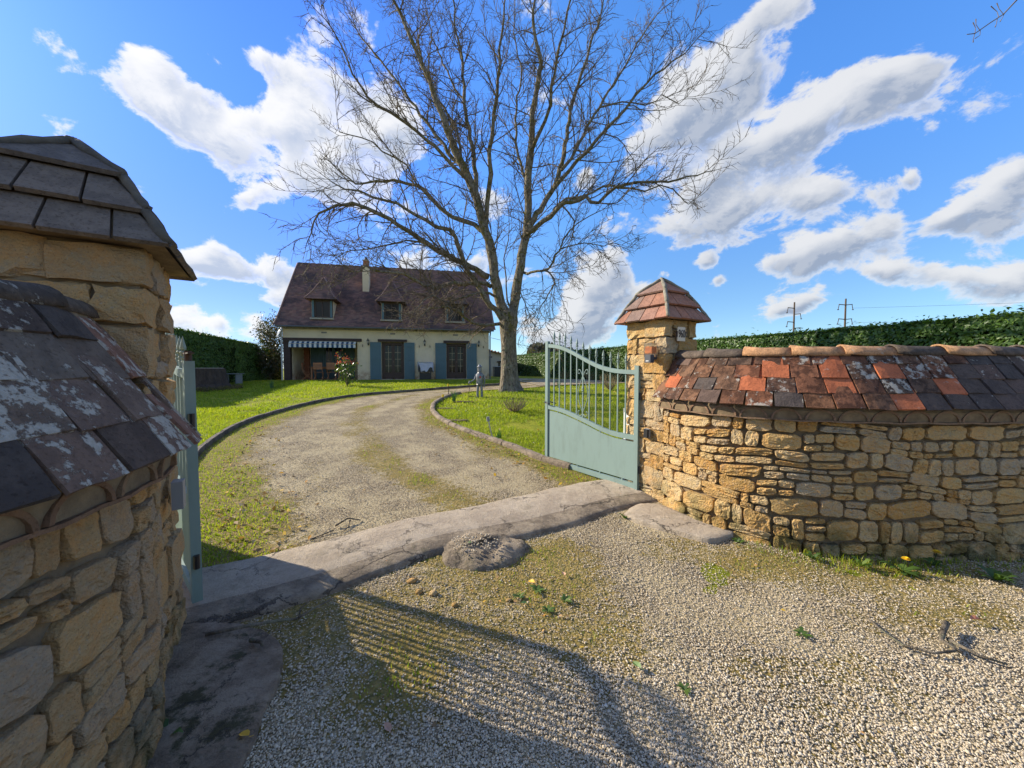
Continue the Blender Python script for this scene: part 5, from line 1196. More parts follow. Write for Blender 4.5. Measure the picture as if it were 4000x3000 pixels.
for li, (pts, y0, y1, r0, r1) in enumerate(LIMBS):
    P = refine(limb_pts([tc(*p) for p in pts], y0, y1), rt, .035 if li > 1 else .02); n = len(P)
    rad = [max(r1 * 1.0, r0 * 1.0 * (1 - i / n) ** .75) for i in range(n)]
    rad = [q * (1 + .06 * math.sin(i * 2.1)) for i, q in enumerate(rad)]
    MB().tube(P, rad, 10 if r0 > .09 else 7).build('limb', M_bark, tree, smooth=True)
    dcum = 0; 
    low = pts[-1][1] > 520; upb = .07 if not low else -.035
    for i in range(2, n - 1):
        sl_ = (P[i + 1] - P[i]).length; f = i / n
        if f < .16 and r0 > .09: continue
        cnt = sl_ / (.27 if not low else .13); c_ = int(cnt) + (rt.random() < cnt % 1)
        for _ in range(c_):
            dd_ = (P[i + 1] - P[i]).normalized(); ax = Vector((rt.gauss(0, 1), rt.gauss(0, 1) * .9, rt.gauss(0, 1))); ax = (ax - dd_ * ax.dot(dd_)).normalized(); an = rt.uniform(.45, 1.0)
            Lb = rt.uniform(.9, 2.6) * (1.1 - .40 * f) * (.72 if low else 1)
            branch(P[i].lerp(P[i + 1], rt.random()), dd_ * math.cos(an) + ax * math.sin(an), Lb, max(.010, min(rad[i] * .40, .024)), 2, rt, upb)
    branch(P[-1], (P[-1] - P[-2]), .7, r1, 3, rt, upb)
link('twigs', np_mesh('twigs', np.array(twg['v']), np.array(twg['f']), M_twig, False), tree, kind='stuff')
print('twig faces', len(twg['f']))
# twig of a nearer tree reaching in at the top right
tw2 = thing('overhanging_branch', 'thin dark budded branch reaching into the top right corner of sky', 'branch', (4.6, 3.6, 5.6))
P = [Vector(p) for p in ((5.6, 3.6, 6.3), (4.95, 3.6, 5.35), (4.70, 3.6, 4.93), (4.58, 3.6, 4.80), (4.456, 3.6, 4.72), (4.325, 3.6, 4.628), (4.25, 3.6, 4.62))]
MB().tube(P, [.012, .008, .006, .005, .0045, .004, .003], 6).build('stem', M_twig, tw2)
m_ = MB()
for i in range(1, 6):
    for sg in (-1, 1): q = P[i].lerp(P[i + 1], random.random()); m_.tube([q, q + Vector((random.uniform(-.05, .01), 0, sg * .05)), q + Vector((random.uniform(-.08, .01), 0, sg * .09 + .01))], [.0025, .002, .004], 5)
m_.build('buds', M_twig, tw2)

# ================================================================== LAWN THINGS
def blades(n, xy, hgt, wid, seed, lean=.5, zoff=0.0, zf=ter, bunch=1):
    g = np.random.default_rng(seed); x, y = xy; n = len(x); z = zf(x, y) + zoff; a = g.uniform(0, 6.283, n); h = hgt * g.uniform(.5, 1.35, n); w = wid * g.uniform(.6, 1.2, n)
    la = g.uniform(0, 6.283, n); l_ = lean * h * g.uniform(.2, 1.2, n); dx, dy = np.cos(a) * w / 2, np.sin(a) * w / 2; tx, ty = x + np.cos(la) * l_, y + np.sin(la) * l_
    mx, my = x + np.cos(la) * l_ * .35, y + np.sin(la) * l_ * .35
    V = np.stack([np.c_[x - dx, y - dy, z - .005], np.c_[x + dx, y + dy, z - .005], np.c_[mx + dx * .8, my + dy * .8, z + h * .6], np.c_[mx - dx * .8, my - dy * .8, z + h * .6], np.c_[tx, ty, z + h]], 1).reshape(-1, 3)
    i = np.arange(n)[:, None] * 5; F = np.concatenate([i + [0, 1, 2], i + [0, 2, 3], i + [3, 2, 4]], 0); return V, F, np.repeat(g.random(n), 5)
g = np.random.default_rng(3)
def sample_view(n, y0, y1, xl, xr, pw=1.6):
    """points spread over a region, denser towards the street"""
    y = y0 + (y1 - y0) * g.random(n) ** pw; x = xl + (xr - xl) * g.random(n); return x, y
house_fp = [tuple((HM @ Vector(p))[:2]) for p in ((-.2, -.9, 0), (12.2, -.9, 0), (12.2, 8, 0), (-.2, 8, 0))]
def lawn_ok(x, y):
    k = ~inpoly(x, y, DRV); k &= ~inpoly(x, y, house_fp); k &= ~inpoly(x, y, pk)
    k &= ((x - FL[0]) * -e[1] + (y - FL[1]) * e[0]) > 1.0
    k &= ~((x > 0) & ((x - 12.6) * .93 + (y - 3.6) * .366 > -.45)); k &= ~(x < -13.5)
    k &= np.abs(x) / np.maximum(y, .1) < 1.15
    return k
V_, F_, R_ = [], [], []; off = 0
for (n, y0, y1, xl, xr, hh, ww, pw) in ((150000, 4.6, 10.5, -11, 8, .045, .010, 1.3), (110000, 9, 20, -16, 11, .05, .02, 1.1)):
    x, y = sample_view(n, y0, y1, xl, xr, pw); k = lawn_ok(x, y) & (fbm(x, y, 2.1, 77) + fbm(x, y, .5, 78) * .6 > .62 + 0 * x); x, y = x[k], y[k]
    V, F, r = blades(0, (x, y), hh, ww, 5, .8); r = np.clip(r * .55 + np.repeat(fbm(x, y, .9, 55), 5) * .7 - .12, 0, 1); V_.append(V); F_.append(F + off); R_.append(r); off += len(V)
link('lawn_grass', np_mesh('lawn_grass', np.concatenate(V_), np.concatenate(F_), M_grass, False, {'rnd': np.concatenate(R_)}), kind='stuff')
# grass and moss on the drive edges and verge of the forecourt
x, y = sample_view(150000, 2.6, 13.5, -7, 3, 1.5); k = inpoly(x, y, DRV); x, y = x[k], y[k]
d_l = np.min(np.hypot(x[:, None] - kLs[None, ::4, 0], y[:, None] - kLs[None, ::4, 1]), 1); d_r = np.min(np.hypot(x[:, None] - kRs[None, ::4, 0], y[:, None] - kRs[None, ::4, 1]), 1)
u = d_l / (d_l + d_r); mo_ = drive_moss(u, 0, x, y); k = (mo_ > .56 + .30 * g.random(len(x)) + .10 * ((u > .4) & (u < .68))) ; x, y = x[k], y[k]; u = u[k]
V, F, r = blades(0, (x, y), .028, .008, 15, .9, .02); 
V2, F2, r2 = blades(0, (np.r_[2.0, 2.1], np.r_[2.6, 2.7]), .01, .005, 1)
link('drive_edge_grass', np_mesh('drive_edge_grass', V, F, M_grass, False, {'rnd': np.clip(r * .75 + .1 + .25 * (np.repeat(fbm(x, y, 3, 8), 5) - .3), 0, 1)}), kind='stuff')
fx = lambda x, y: 0 * x + .004
n = 60000; x = g.uniform(-1.6, 5.2, n); y = g.uniform(1.2, 4.2, n); side_ = (x - FL[0]) * -e[1] + (y - FL[1]) * e[0]
dw = np.min(np.hypot(x[:, None] - pathR[None, ::6, 0], y[:, None] - pathR[None, ::6, 1]), 1); wallin = inpoly(x, y, np.r_[pathR, [[5.0, 6], [1.8, 6]]])
mo_ = fore_moss(x, y) + .5 * np.clip(1 - dw / .35, 0, 1); k = (side_ < .30) & ~wallin & (mo_ > .70 + .40 * g.random(n)) & ~inpoly(x, y, [(-2, 2.1), (-1.1, 1.95), (-.95, 1.4), (-.9, .9), (-2, .9)]); xg, yg, dwg = x[k], y[k], dw[k]
V, F, r = blades(0, (xg, yg), .022, .006, 19, 1.0, .0, fx); hb = np.repeat(1 + 1.6 * np.clip(1 - dwg / .3, 0, 1), 5); V[:, 2] = .004 + (V[:, 2] - .004) * hb
link('verge_grass', np_mesh('verge_grass', V, F, M_grass, False, {'rnd': r}), kind='stuff')

# ------------------------------------------------------------------ pebbles
ico = [(0, 0, -1), (.7236, -.5257, -.4472), (-.2764, -.8506, -.4472), (-.8944, 0, -.4472), (-.2764, .8506, -.4472), (.7236, .5257, -.4472), (.2764, -.8506, .4472), (-.7236, -.5257, .4472), (-.7236, .5257, .4472), (.2764, .8506, .4472), (.8944, 0, .4472), (0, 0, 1)]
icf = [(0, 1, 2), (1, 0, 5), (0, 2, 3), (0, 3, 4), (0, 4, 5), (1, 5, 10), (2, 1, 6), (3, 2, 7), (4, 3, 8), (5, 4, 9), (1, 10, 6), (2, 6, 7), (3, 7, 8), (4, 8, 9), (5, 9, 10), (6, 10, 11), (7, 6, 11), (8, 7, 11), (9, 8, 11), (10, 9, 11)]
def pebbles(name, x, y, z, size, seed, mtl=M_pebble, smooth=True):
    g_ = np.random.default_rng(seed); n = len(x); B = np.array(ico); sc = size[:, None] * np.c_[g_.uniform(.75, 1.35, n), g_.uniform(.6, 1.0, n), g_.uniform(.4, .75, n)] * .5
    V = B[None] * sc[:, None, :] * (1 + g_.normal(0, .13, (n, len(B), 1))); a = g_.uniform(0, 6.283, n); tl = g_.normal(0, .35, n); ca, sa, ct, st = np.cos(a), np.sin(a), np.cos(tl), np.sin(tl)
    X_, Y_, Z_ = V[..., 0], V[..., 1], V[..., 2]; Y2 = Y_ * ct[:, None] - Z_ * st[:, None]; Z2 = Y_ * st[:, None] + Z_ * ct[:, None]; X3 = X_ * ca[:, None] - Y2 * sa[:, None]; Y3 = X_ * sa[:, None] + Y2 * ca[:, None]
    V = np.stack([X3 + x[:, None], Y3 + y[:, None], Z2 + z[:, None]], -1).reshape(-1, 3); F = (np.arange(n)[:, None, None] * len(B) + np.array(icf)[None]).reshape(-1, 3)
    return link(name, np_mesh(name, V, F, mtl, smooth, {'rnd': np.repeat(g_.random(n), len(B))}), kind='stuff')
n = 190000; y = 1.15 + 3.3 * g.random(n) ** 1.7; x = g.uniform(-1.5, 1.5, n) * y * .98 + .35
side_ = (x - FL[0]) * -e[1] + (y - FL[1]) * e[0]; wallin = inpoly(x, y, np.r_[pathR, [[5.6, 6], [1.8, 6]]]); slabp = [(-2.2, 2.15), (-1.4, 1.98), (-1.24, 1.85), (-1.17, 1.7), (-1.13, 1.5), (-1.05, 1.2), (-2, .8)]
frp = np.interp(x, front[:, 0], front[:, 1]); mo_ = fore_moss(x, y)
k = (y < frp + .02) & ~wallin & ~inpoly(x, y, slabp) & ~inpoly(x, y, [(1.25, 3.98), (1.9, 3.5), (2.05, 3.2), (1.6, 3.1), (1.05, 3.6)]) & (np.hypot((x + .25) / .38, (y - 2.98) / .31) > .97) & (x > -1.55 - 0 * x) & (g.random(n) > np.clip((mo_ - .40) * 1.9, 0, .85))
x, y = x[k], y[k]; print('pebbles', len(x))
def lay(nm, x, y, sd): pebbles(nm, x, y, .004 + (fbm(x, y, 2, 31) - .5) * .03 + g.uniform(0, .005, len(x)) + ter(x, y) * np.clip((y - 2.4) / 1.2, 0, 1), g.choice([.006, .009, .012, .017], len(x), p=[.35, .37, .24, .04]) * (1 + .10 * (y - 2)), sd)
lay('gravel', x[y < 1.9], y[y < 1.9], 3)
ico_s, icf_s = ico, icf; ico = [(0, 0, -1), (1, 0, 0), (0, 1, 0), (-1, 0, 0), (0, -1, 0), (0, 0, 1)]; icf = [(0, 2, 1), (0, 3, 2), (0, 4, 3), (0, 1, 4), (5, 1, 2), (5, 2, 3), (5, 3, 4), (5, 4, 1)]
lay('gravel', x[y >= 1.9], y[y >= 1.9], 5)
n = 60000; y = 2.7 + 7 * g.random(n) ** 1.5; x = g.uniform(-6.5, 2, n); k = inpoly(x, y, DRV); x, y = x[k], y[k]
bkp = np.interp(x, back[:, 0], back[:, 1]); k = y > bkp; x, y = x[k], y[k]
d_l = np.min(np.hypot(x[:, None] - kLs[None, ::4, 0], y[:, None] - kLs[None, ::4, 1]), 1); d_r = np.min(np.hypot(x[:, None] - kRs[None, ::4, 0], y[:, None] - kRs[None, ::4, 1]), 1); u = d_l / (d_l + d_r); mo_ = drive_moss(u, 0, x, y)
k = g.random(len(x)) > np.clip((mo_ - .30) * 1.8, 0, .9); x, y = x[k], y[k]; pebbles('drive_gravel', x, y, ter(x, y) + .020 + g.uniform(0, .008, len(x)), g.choice([.009, .012, .015], len(x)), 4)
ico, icf = ico_s, icf_s
# stones gathered on the stop mound and larger single stones
a_ = g.uniform(0, 6.283, 120); q = .16 * np.sqrt(g.random(120)); x = -.30 + q * np.cos(a_) * 1.2; y = 2.92 + q * np.sin(a_); pebbles('gravel', x, y, .115 + 0 * x, g.uniform(.012, .022, 120), 6)
for k, (x, y, s_) in enumerate([(-.62, 2.42, .06), (-.52, 2.40, .07), (-.36, 2.28, .05), (-.02, 2.33, .045), (-.70, 2.55, .07), (.45, 1.62, .03), (-.02, 2.33, .03), (.18, 2.05, .028)]):
    o = pebbles('loose_stone', np.array([x]), np.array([y]), np.array([.012]), np.array([s_]), 60 + k, M_stoneR); o['kind'] = 'thing'; del o['kind']
    tag(o, ['flat pale stone just below the threshold where the gate shadow starts', 'rounder pale stone next to the flat one below the threshold', 'pale stone a hand further down from the pair near the threshold', 'pale stone among the moss below the stop mound', 'long grey stone lying against the threshold edge', 'small pale stone right of the striped shadow', 'small pale stone below the stop mound beside moss', 'small whitish stone in the middle of the gravel'][k], 'stone')
# dead leaves scattered
def litter(name, x, y, z, size, seed, mtl=M_dead, spread=.9):
    n = len(x); V, F, r = leaves(n, np.c_[x, y, z], np.tile([0, 0, 1.0], (n, 1)), size, .55, spread, .35, seed); return link(name, np_mesh(name, V, F, mtl, False, {'rnd': r}), kind='stuff')
n = 420; y = 2.9 + 5 * g.random(n) ** 1.4; t_ = g.random(n); x = np.where(t_ < .55, np.interp(y, [2.6, 3.5, 5.5, 8], [-2.1, -2.9, -4.3, -5.6]) + np.abs(g.normal(0, .5, n)), np.interp(y, [4.4, 5.5, 7, 9], [1.2, .3, -.6, -1.8]) - np.abs(g.normal(0, .45, n))); bk_ = np.interp(x, back[:, 0], back[:, 1]); k = y > bk_ + .05; x, y = x[k], y[k]
litter('leaf_litter', x, y, ter(x, y) + .04, .06, 5)
n = 300; y = 4.6 + 11 * g.random(n); x = g.uniform(-9, 6, n); k = lawn_ok(x, y); litter('leaf_litter', x[k], y[k], ter(x[k], y[k]) + .04, .06, 6)
n = 80; x = np.r_[g.normal(.1, .3, 50), g.uniform(-.8, 3, 30)]; y = np.r_[g.normal(2.3, .2, 50), g.uniform(1.4, 2.9, 30)]; k = y < np.interp(x, front[:, 0], front[:, 1]) - .05; litter('leaf_litter', x[k], y[k], .02 + 0 * x[k], .028, 7)
def leaf_thing(x, y, z, size, seed, color, label, rz):
    vs = []; pr = [(0, -.5), (.24, -.3), (.32, 0), (.2, .32), (0, .55), (-.2, .32), (-.32, 0), (-.24, -.3)]; m_ = MB(); rg = random.Random(seed)
    for (a_, b_) in pr: vs.append((a_ * size, b_ * size, size * (.25 * abs(a_) * 2 + rg.uniform(0, .12))))
    vs.append((0, 0, .0)); m_.add(vs, [(i, (i + 1) % 8, 8) for i in range(8)]); m_.tube([(0, -.5 * size, 0), (size * .1, -.85 * size, .005)], .001, 4)
    o = m_.build('fallen_leaf', mat('leaf_colour_%d' % seed, color, .6)); o.location = (x, y, z); o.rotation_euler = (rg.uniform(-.2, .2), rg.uniform(-.2, .2), rz); tag(o, label, 'leaf', 'single leaves lying on the gravel'); return o
leaf_thing(.135, 2.50, .03, .05, 1, (.75, .42, .02), 'bright yellow leaf lying in the moss beside the stop mound', 1.0)
leaf_thing(.37, 2.60, .03, .045, 2, (.52, .30, .18), 'pinkish brown leaf to the right of the yellow one near the stop mound', .3)
leaf_thing(.62, 1.78, .03, .05, 3, (.09, .16, .03), 'round dark green leaf lying in the open gravel', .5)
leaf_thing(.075, 2.27, .03, .04, 4, (.10, .18, .04), 'narrow green leaf below the moss patch', 1.5)
leaf_thing(-.51, 1.46, .03, .045, 5, (.42, .25, .17), 'brown curled leaf inside the striped shadow near the bottom', .9)
leaf_thing(-1.06, 1.41, .05, .05, 6, (.62, .38, .05), 'yellow ochre leaf on the slab edge at the bottom left', 1.3)
leaf_thing(-.33, 2.83, .15, .028, 7, (.12, .22, .05), 'tiny green leaf on the stop mound', 1.3)
leaf_thing(2.72, 2.12, .03, .06, 8, (.33, .13, .07), 'rust brown leaf at the right beyond the forked stick', 1.6)

# fallen sticks
def stick(label, segs, rad):
    m_ = MB(); 
    for P, r in segs: m_.tube([Vector(p) for p in P], [r * (1 - .5 * i / (len(P) - 1)) for i in range(len(P))], 7)
    o = m_.build('fallen_stick', M_bark, smooth=True); return tag(o, label, 'stick')
stick('long thin twig lying across the slab and moss at the left', [([(-1.66, 1.955, .06), (-1.50, 1.99, .075), (-1.36, 2.06, .06), (-1.26, 2.12, .035), (-1.21, 2.20, .04), (-1.13, 2.29, .05)], .010), ([(-1.25, 2.12, .04), (-1.27, 2.17, .06), (-1.25, 2.22, .07)], .006)], 0)
stick('short thick piece of twig on the slab', [([(-1.38, 1.90, .07), (-1.31, 1.88, .075), (-1.29, 1.86, .07)], .012)], 0)
stick('forked grey stick with a long thin tail on the right gravel', [([(2.33, 1.86, .03), (2.30, 1.93, .045), (2.38, 1.99, .05), (2.48, 2.06, .05)][::-1], .016), ([(2.36, 1.95, .04), (2.30, 1.87, .035), (2.18, 1.86, .03), (2.08, 1.92, .03), (2.08, 2.04, .03), (2.10, 2.14, .03)], .008), ([(2.34, 1.93, .045), (2.40, 1.84, .03), (2.48, 1.80, .02)], .009)], 0)
stick('small dark twig knot lying beyond the threshold on the drive', [([(-1.62, 3.35, .06), (-1.55, 3.45, .09), (-1.45, 3.5, .05)], .010), ([(-1.53, 3.45, .07), (-1.50, 3.35, .05), (-1.52, 3.25, .04)], .007), ([(-1.6, 3.28, .05), (-1.75, 3.12, .03), (-1.9, 3.0, .03)], .006)], 0)

# dandelions and weeds
def rosette(x, y, z, n, L, m, seed, up=.5):
    g_ = random.Random(seed); V, F = [], []; rr = []
    for k in range(n):
        a_ = 6.283 * k / n + g_.uniform(-.3, .3); l = L * g_.uniform(.6, 1.2); u = up * g_.uniform(.5, 1.4); w = l * .13; o = len(V); ns = 5
        for i in range(ns + 1):
            f = i / ns; r_ = l * f * (1 - .15 * f); h = l * u * math.sin(f * 2.2) * .5 + .004; ww = w * math.sin(math.pi * min(1, f * .85 + .12)) * (1 + .5 * (i % 2))
            cx_, cy_ = math.cos(a_), math.sin(a_); V += [(x + cx_ * r_ - cy_ * ww, y + cy_ * r_ + cx_ * ww, z + h), (x + cx_ * r_ + cy_ * ww, y + cy_ * r_ - cx_ * ww, z + h)]
        F += [(o + 2 * i, o + 2 * i + 1, o + 2 * i + 3, o + 2 * i + 2) for i in range(ns)]; rr += [g_.random()] * (2 * ns + 2)
    return V, F, rr
def weed(x, y, n, L, label, seed, flower=0, m=M_weed, z=.01, up=.5):
    root = thing('dandelion' if flower else 'weed', label, 'flower' if flower else 'weed', (x, y, z)); V, F, rr = rosette(x, y, z, n, L, m, seed, up)
    link('leaves', np_mesh('leaves', np.array(V), np.array(F), m, False, {'rnd': np.array(rr)}), root)
    if flower:
        h = flower; MB().tube([(x, y, z), (x + .01, y - .01, z + h)], .0025, 5).build('stem', M_weed, root); m_ = MB()
        for ring, (rr_, hh_) in enumerate(((.026, .0), (.020, .008), (.012, .012))):
            for k in range(16): a_ = 6.283 * (k + ring * .5) / 16; ca, sa = math.cos(a_), math.sin(a_); m_.add([(x + .01, y - .01, z + h + hh_), (x + .01 + ca * rr_ - sa * .004, y - .01 + sa * rr_ + ca * .004, z + h + hh_ + .006), (x + .01 + ca * rr_ + sa * .004, y - .01 + sa * rr_ - ca * .004, z + h + hh_ + .006)], [(0, 1, 2)])
        m_.build('flower_head', M_yellow, root)
weed(2.86, 2.66, 9, .13, 'open yellow dandelion flower at the edge of the wall shadow on the right', 1, .10)
weed(3.20, 2.76, 8, .10, 'second dandelion flower standing in the shade near the right wall foot', 2, .10)
weed(.17, 2.43, 10, .07, 'low green weed rosette beside the yellow leaf', 3); weed(.05, 2.36, 8, .06, 'dark weed rosette left of the yellow leaf', 4); weed(.34, 2.32, 9, .06, 'weed rosette at the lower right of the moss patch', 5)
weed(.22, 2.22, 9, .055, 'pale weed rosette lowest in the moss patch', 6); weed(1.12, 3.62, 9, .07, 'weed tuft in the corner between threshold and side strip', 7, up=1.2); weed(1.93, 3.12, 9, .07, 'bright weed tuft at the end of the side strip', 8, up=.8)
weed(.80, 1.66, 7, .05, 'small weed in the open gravel', 9); weed(1.62, 2.02, 9, .06, 'weed patch in the gravel towards the forked stick', 10); weed(-1.38, 1.42, 7, .09, 'weed growing from the dark foot of the left wall', 11, up=.9); weed(2.35, 2.84, 9, .08, 'weed clump at the right wall foot near where it turns to shade', 12, up=1.1)
weed(2.62, 2.73, 9, .09, 'leafy weed clump further along the right wall foot', 13, up=1.2); weed(3.4, 2.55, 12, .12, 'weed clump in the deep shade at far right', 14, up=1.0)
# dry grass stems at the right
m_ = MB()
for k in range(5): a_ = k * 1.3; m_.tube([(3.72, 2.44, 0), (3.72 + .03 * math.cos(a_), 2.44 + .02 * math.sin(a_), .08), (3.72 + .09 * math.cos(a_), 2.44 + .06 * math.sin(a_), .16 - .03 * k)], [.002, .0015, .001], 4)
tag(m_.build('dry_grass_tuft', mat('straw', (.50, .42, .24), .8)), 'tuft of dry straw coloured stems at the right edge of the wall shadow', 'grass tuft')

# daisies and primroses: uncountable specks in the lawn
n = 260; x = np.r_[g.normal(-.9, .5, 60), g.uniform(-9, 4, 200)]; y = np.r_[g.normal(9.9, .35, 60), g.uniform(6, 16, 200)]; k = lawn_ok(x, y); litter('daisies', x[k], y[k], ter(x[k], y[k]) + .05, .028, 8, mat('daisy_white', (.75, .75, .70), .6), .3)
n = 70; i_ = g.integers(30, 110, n); x = kRs[i_, 0] - g.uniform(.1, .5, n); y = kRs[i_, 1] + g.uniform(-.2, .1, n); litter('primroses', x, y, ter(x, y) + .06, .035, 9, mat('primrose', (.70, .64, .35), .6), .4)
# daffodil clumps
def daff(x, y, label, n=26, h=.30, seed=1):
    z = tz(x, y); root = thing('daffodil_clump', label, 'plant', (x, y, z), group='daffodil clumps in the lawn'); V, F, rr = [], [], []; g_ = random.Random(seed)
    for k in range(n):
        a_ = g_.uniform(0, 6.283); l = h * g_.uniform(.7, 1.15); sp = g_.uniform(.1, .5); o = len(V); w = .008; px_, py_ = x + g_.uniform(-.05, .05), y + g_.uniform(-.05, .05)
        for i in range(4):
            f = i / 3; r_ = l * sp * f * f; ww = w * (1 - .8 * f * f); V += [(px_ + math.cos(a_) * r_ - ww, py_ + math.sin(a_) * r_, z + l * f * (1 - .1 * f)), (px_ + math.cos(a_) * r_ + ww, py_ + math.sin(a_) * r_, z + l * f * (1 - .1 * f))]
        F += [(o + 2 * i, o + 2 * i + 1, o + 2 * i + 3, o + 2 * i + 2) for i in range(3)]; rr += [g_.random()] * 8
    link('leaves', np_mesh('leaves', np.array(V), np.array(F), M_daff, False, {'rnd': np.array(rr)}), root)
daff(-1.84, 11.74, 'daffodil clump beside the bare earth in front of the metal figure', seed=1, h=.42); daff(-10.1, 15.6, 'daffodil clump in the far left lawn before the house porch', seed=2, h=.38); daff(-.25, 6.95, 'small daffodil clump near the kerb beside the tilted stake', 12, .18, 3); daff(1.95, 15.6, 'daffodil clump seen through the gate bars near the far drive', 18, .35, 4)
for x, y in ((-1.55, 11.7), (-1.9, 10.4), (-1.35, 8.7)):
    slab('bare_earth', [(x - .3, y - .12), (x + .28, y - .15), (x + .35, y + .1), (x - .2, y + .15)], tz(x, y) + .005, .02, mat('dark_soil', (.09, .055, .03), 1.0))['kind'] = 'stuff'
# bare pruned bushes
def bush(x, y, r, h, label, seed, n=60):
    z = tz(x, y); root = thing('pruned_bush', label, 'bush', (x, y, z), group='leafless pruned bushes on the lawn'); g_ = random.Random(seed); m_ = MB()
    for k in range(n):
        a_ = g_.uniform(0, 6.283); sp = g_.random() ** .6; ex = r * sp; b = Vector((x + g_.uniform(-.05, .05), y + g_.uniform(-.05, .05), z)); t_ = Vector((x + math.cos(a_) * ex, y + math.sin(a_) * ex, z + h * g_.uniform(.6, 1.05) * (1 - .25 * sp)))
        md = b.lerp(t_, .5) + Vector((math.cos(a_) * .03, math.sin(a_) * .03, -.03)); m_.tube([b, md, t_], [.007, .006, .004], 4)
        for q in range(2): s_ = md.lerp(t_, g_.random()); m_.tube([s_, s_ + Vector((g_.uniform(-.07, .07), g_.uniform(-.07, .07), g_.uniform(.04, .12)))], [.004, .003], 4)
    m_.build('stems', mat('pale_bush_stem', (.26, .20, .10), .85), root)
bush(.05, 9.85, .42, .42, 'pruned leafless bush on the lawn left of the gate, below the tree', 1); bush(3.95, 14.9, .5, .8, 'leafless bush seen through the gate bars before the hedge', 2, 70)
for k, (x, y) in enumerate(((6.0, 18.3), (4.6, 22.0), (3.4, 24.0))): bush(x, y, .45, .6, ['leafless shrub at the hedge foot, nearest to the pillar', 'leafless shrub at the hedge foot, middle of three', 'leafless shrub at the hedge foot, farthest one'][k], 10 + k, 50)
# red-tipped shrub before the porch
def leafy_shrub(name, x, y, w, h, n, size, m, label, seed, cat='shrub', z=None, prof=None):
    z = tz(x, y) if z is None else z; root = thing(name, label, cat, (x, y, z)); g_ = np.random.default_rng(seed); m_ = MB()
    st = []
    for k in range(9):
        a_ = g_.uniform(0, 6.283); ex = w * .38 * g_.random() ** .5; hh = h * g_.uniform(.6, 1.0); P = [Vector((x, y, z)), Vector((x + math.cos(a_) * ex * .5, y + math.sin(a_) * ex * .5, z + hh * .5)), Vector((x + math.cos(a_) * ex, y + math.sin(a_) * ex, z + hh))]; m_.tube(P, [.014, .010, .004], 5); st.append(P)
    m_.build('stems', M_twig, root); i_ = g_.integers(0, 9, n); f = g_.random(n) ** .7 * .92 + .08; P = np.array([[tuple(q) for q in s] for s in st]); A = P[i_, 0] * (1 - f)[:, None] ** 2 + 2 * P[i_, 1] * (f * (1 - f))[:, None] + P[i_, 2] * (f ** 2)[:, None]
    A = A + g_.normal(0, 1, (n, 3)) * np.array([w, w, w]) * .075 * (1 + .5 * (1 - f))[:, None]
    V, F, r = leaves(n, A, np.c_[A[:, 0] - x, A[:, 1] - y, .3 + 0 * A[:, 0]] / w, size, .42, 1.2, .3, seed); top = np.repeat(np.clip((A[:, 2] - z) / h, 0, 1), 4)
    r = np.clip(r * .5 + (.5 * (top > .66) * (np.repeat(g_.random(n), 4) < .65) if m is M_phot else .35 * r), 0, 1)
    link('leaves', np_mesh('leaves', V, F, m, False, {'rnd': r}), root); return root
leafy_shrub('red_tipped_shrub', -7.35, 16.55, 1.35, 1.5, 760, .11, M_phot, 'young shrub with red shoot tips on the lawn in front of the porch', 5)
leafy_shrub('evergreen_tree', -13.9, 21.6, 2.6, 4.0, 5200, .13, M_shrub, 'dark bronze green evergreen beside the left corner of the house', 6, 'tree', z=.86)
leafy_shrub('evergreen_shrub', -13.3, 20.5, 1.3, 1.9, 2600, .12, M_shrub, 'low dark evergreen shrub between hedge end and house', 7, 'shrub', z=.86)
# tree stump with low table beside
sx_, sy_ = -12.75, 15.6; sz_ = tz(sx_, sy_); stp = thing('tree_stump', 'wide dark cut tree stump on the far left lawn', 'stump', (sx_, sy_, sz_))
mb = MB().tube([(sx_, sy_, sz_ - .1), (sx_, sy_, sz_ + .02), (sx_, sy_, sz_ + .2), (sx_, sy_, sz_ + .55), (sx_, sy_, sz_ + .84)], [1.05, .85, .70, .62, .58], 30)
mb.v = [(sx_ + (v[0] - sx_) * (1 + .06 * math.sin(7 * math.atan2(v[1] - sy_, v[0] - sx_)) + .03 * math.sin(15 * math.atan2(v[1] - sy_, v[0] - sx_))), sy_ + (v[1] - sy_) * (1 + .06 * math.sin(7 * math.atan2(v[1] - sy_, v[0] - sx_))), v[2]) for v in mb.v]
M_stump = mat('dark_stump_bark', rough=.95, fn=lambda t, b: (t.ramp(t.noise(t.vm('MULTIPLY', t.pos(), (1, 1, .3)), 8, 6, .7), [(.3, (.03, .022, .018)), (.7, (.10, .07, .05))]), t.bump(t.noise(t.vm('MULTIPLY', t.pos(), (1, 1, .3)), 14, 5, .7), 1, .08)))
mb.build('trunk', M_stump, stp, smooth=False); MB().lathe([(.54, sz_ + .835), (.50, sz_ + .86)], (sx_, sy_, 0), 24).build('cut_face', mat('cut_wood', (.34, .27, .18), .9), stp)
vs = []; md = []
x = g.uniform(-14.2, -10.9, 2600); y = g.uniform(14.4, 16.2, 2600); k = np.hypot((x - sx_) / 1.5, (y - sy_ + .3) / 1.0) < 1; V, F, r = blades(0, (x[k], y[k]), .14, .03, 25, .9); link('stump_foot_growth', np_mesh('stump_foot_growth', V, F, mat('dry_growth', rough=.9, fn=leafy([(0, (.10, .08, .03)), (.6, (.16, .12, .05)), (1, (.10, .11, .03))], .3)), False, {'rnd': r}), stp, kind='stuff')
bn = thing('garden_bench', 'low grey garden seat behind the tree stump', 'bench', (-13.2, 17.5, tz(-13.2, 17.5))); x, y, z = bn.location
for k in range(4): MB().box((x, y - .25 + k * .15, z + .48), (.8, .12, .03)).build('plank', M_greyp, bn)
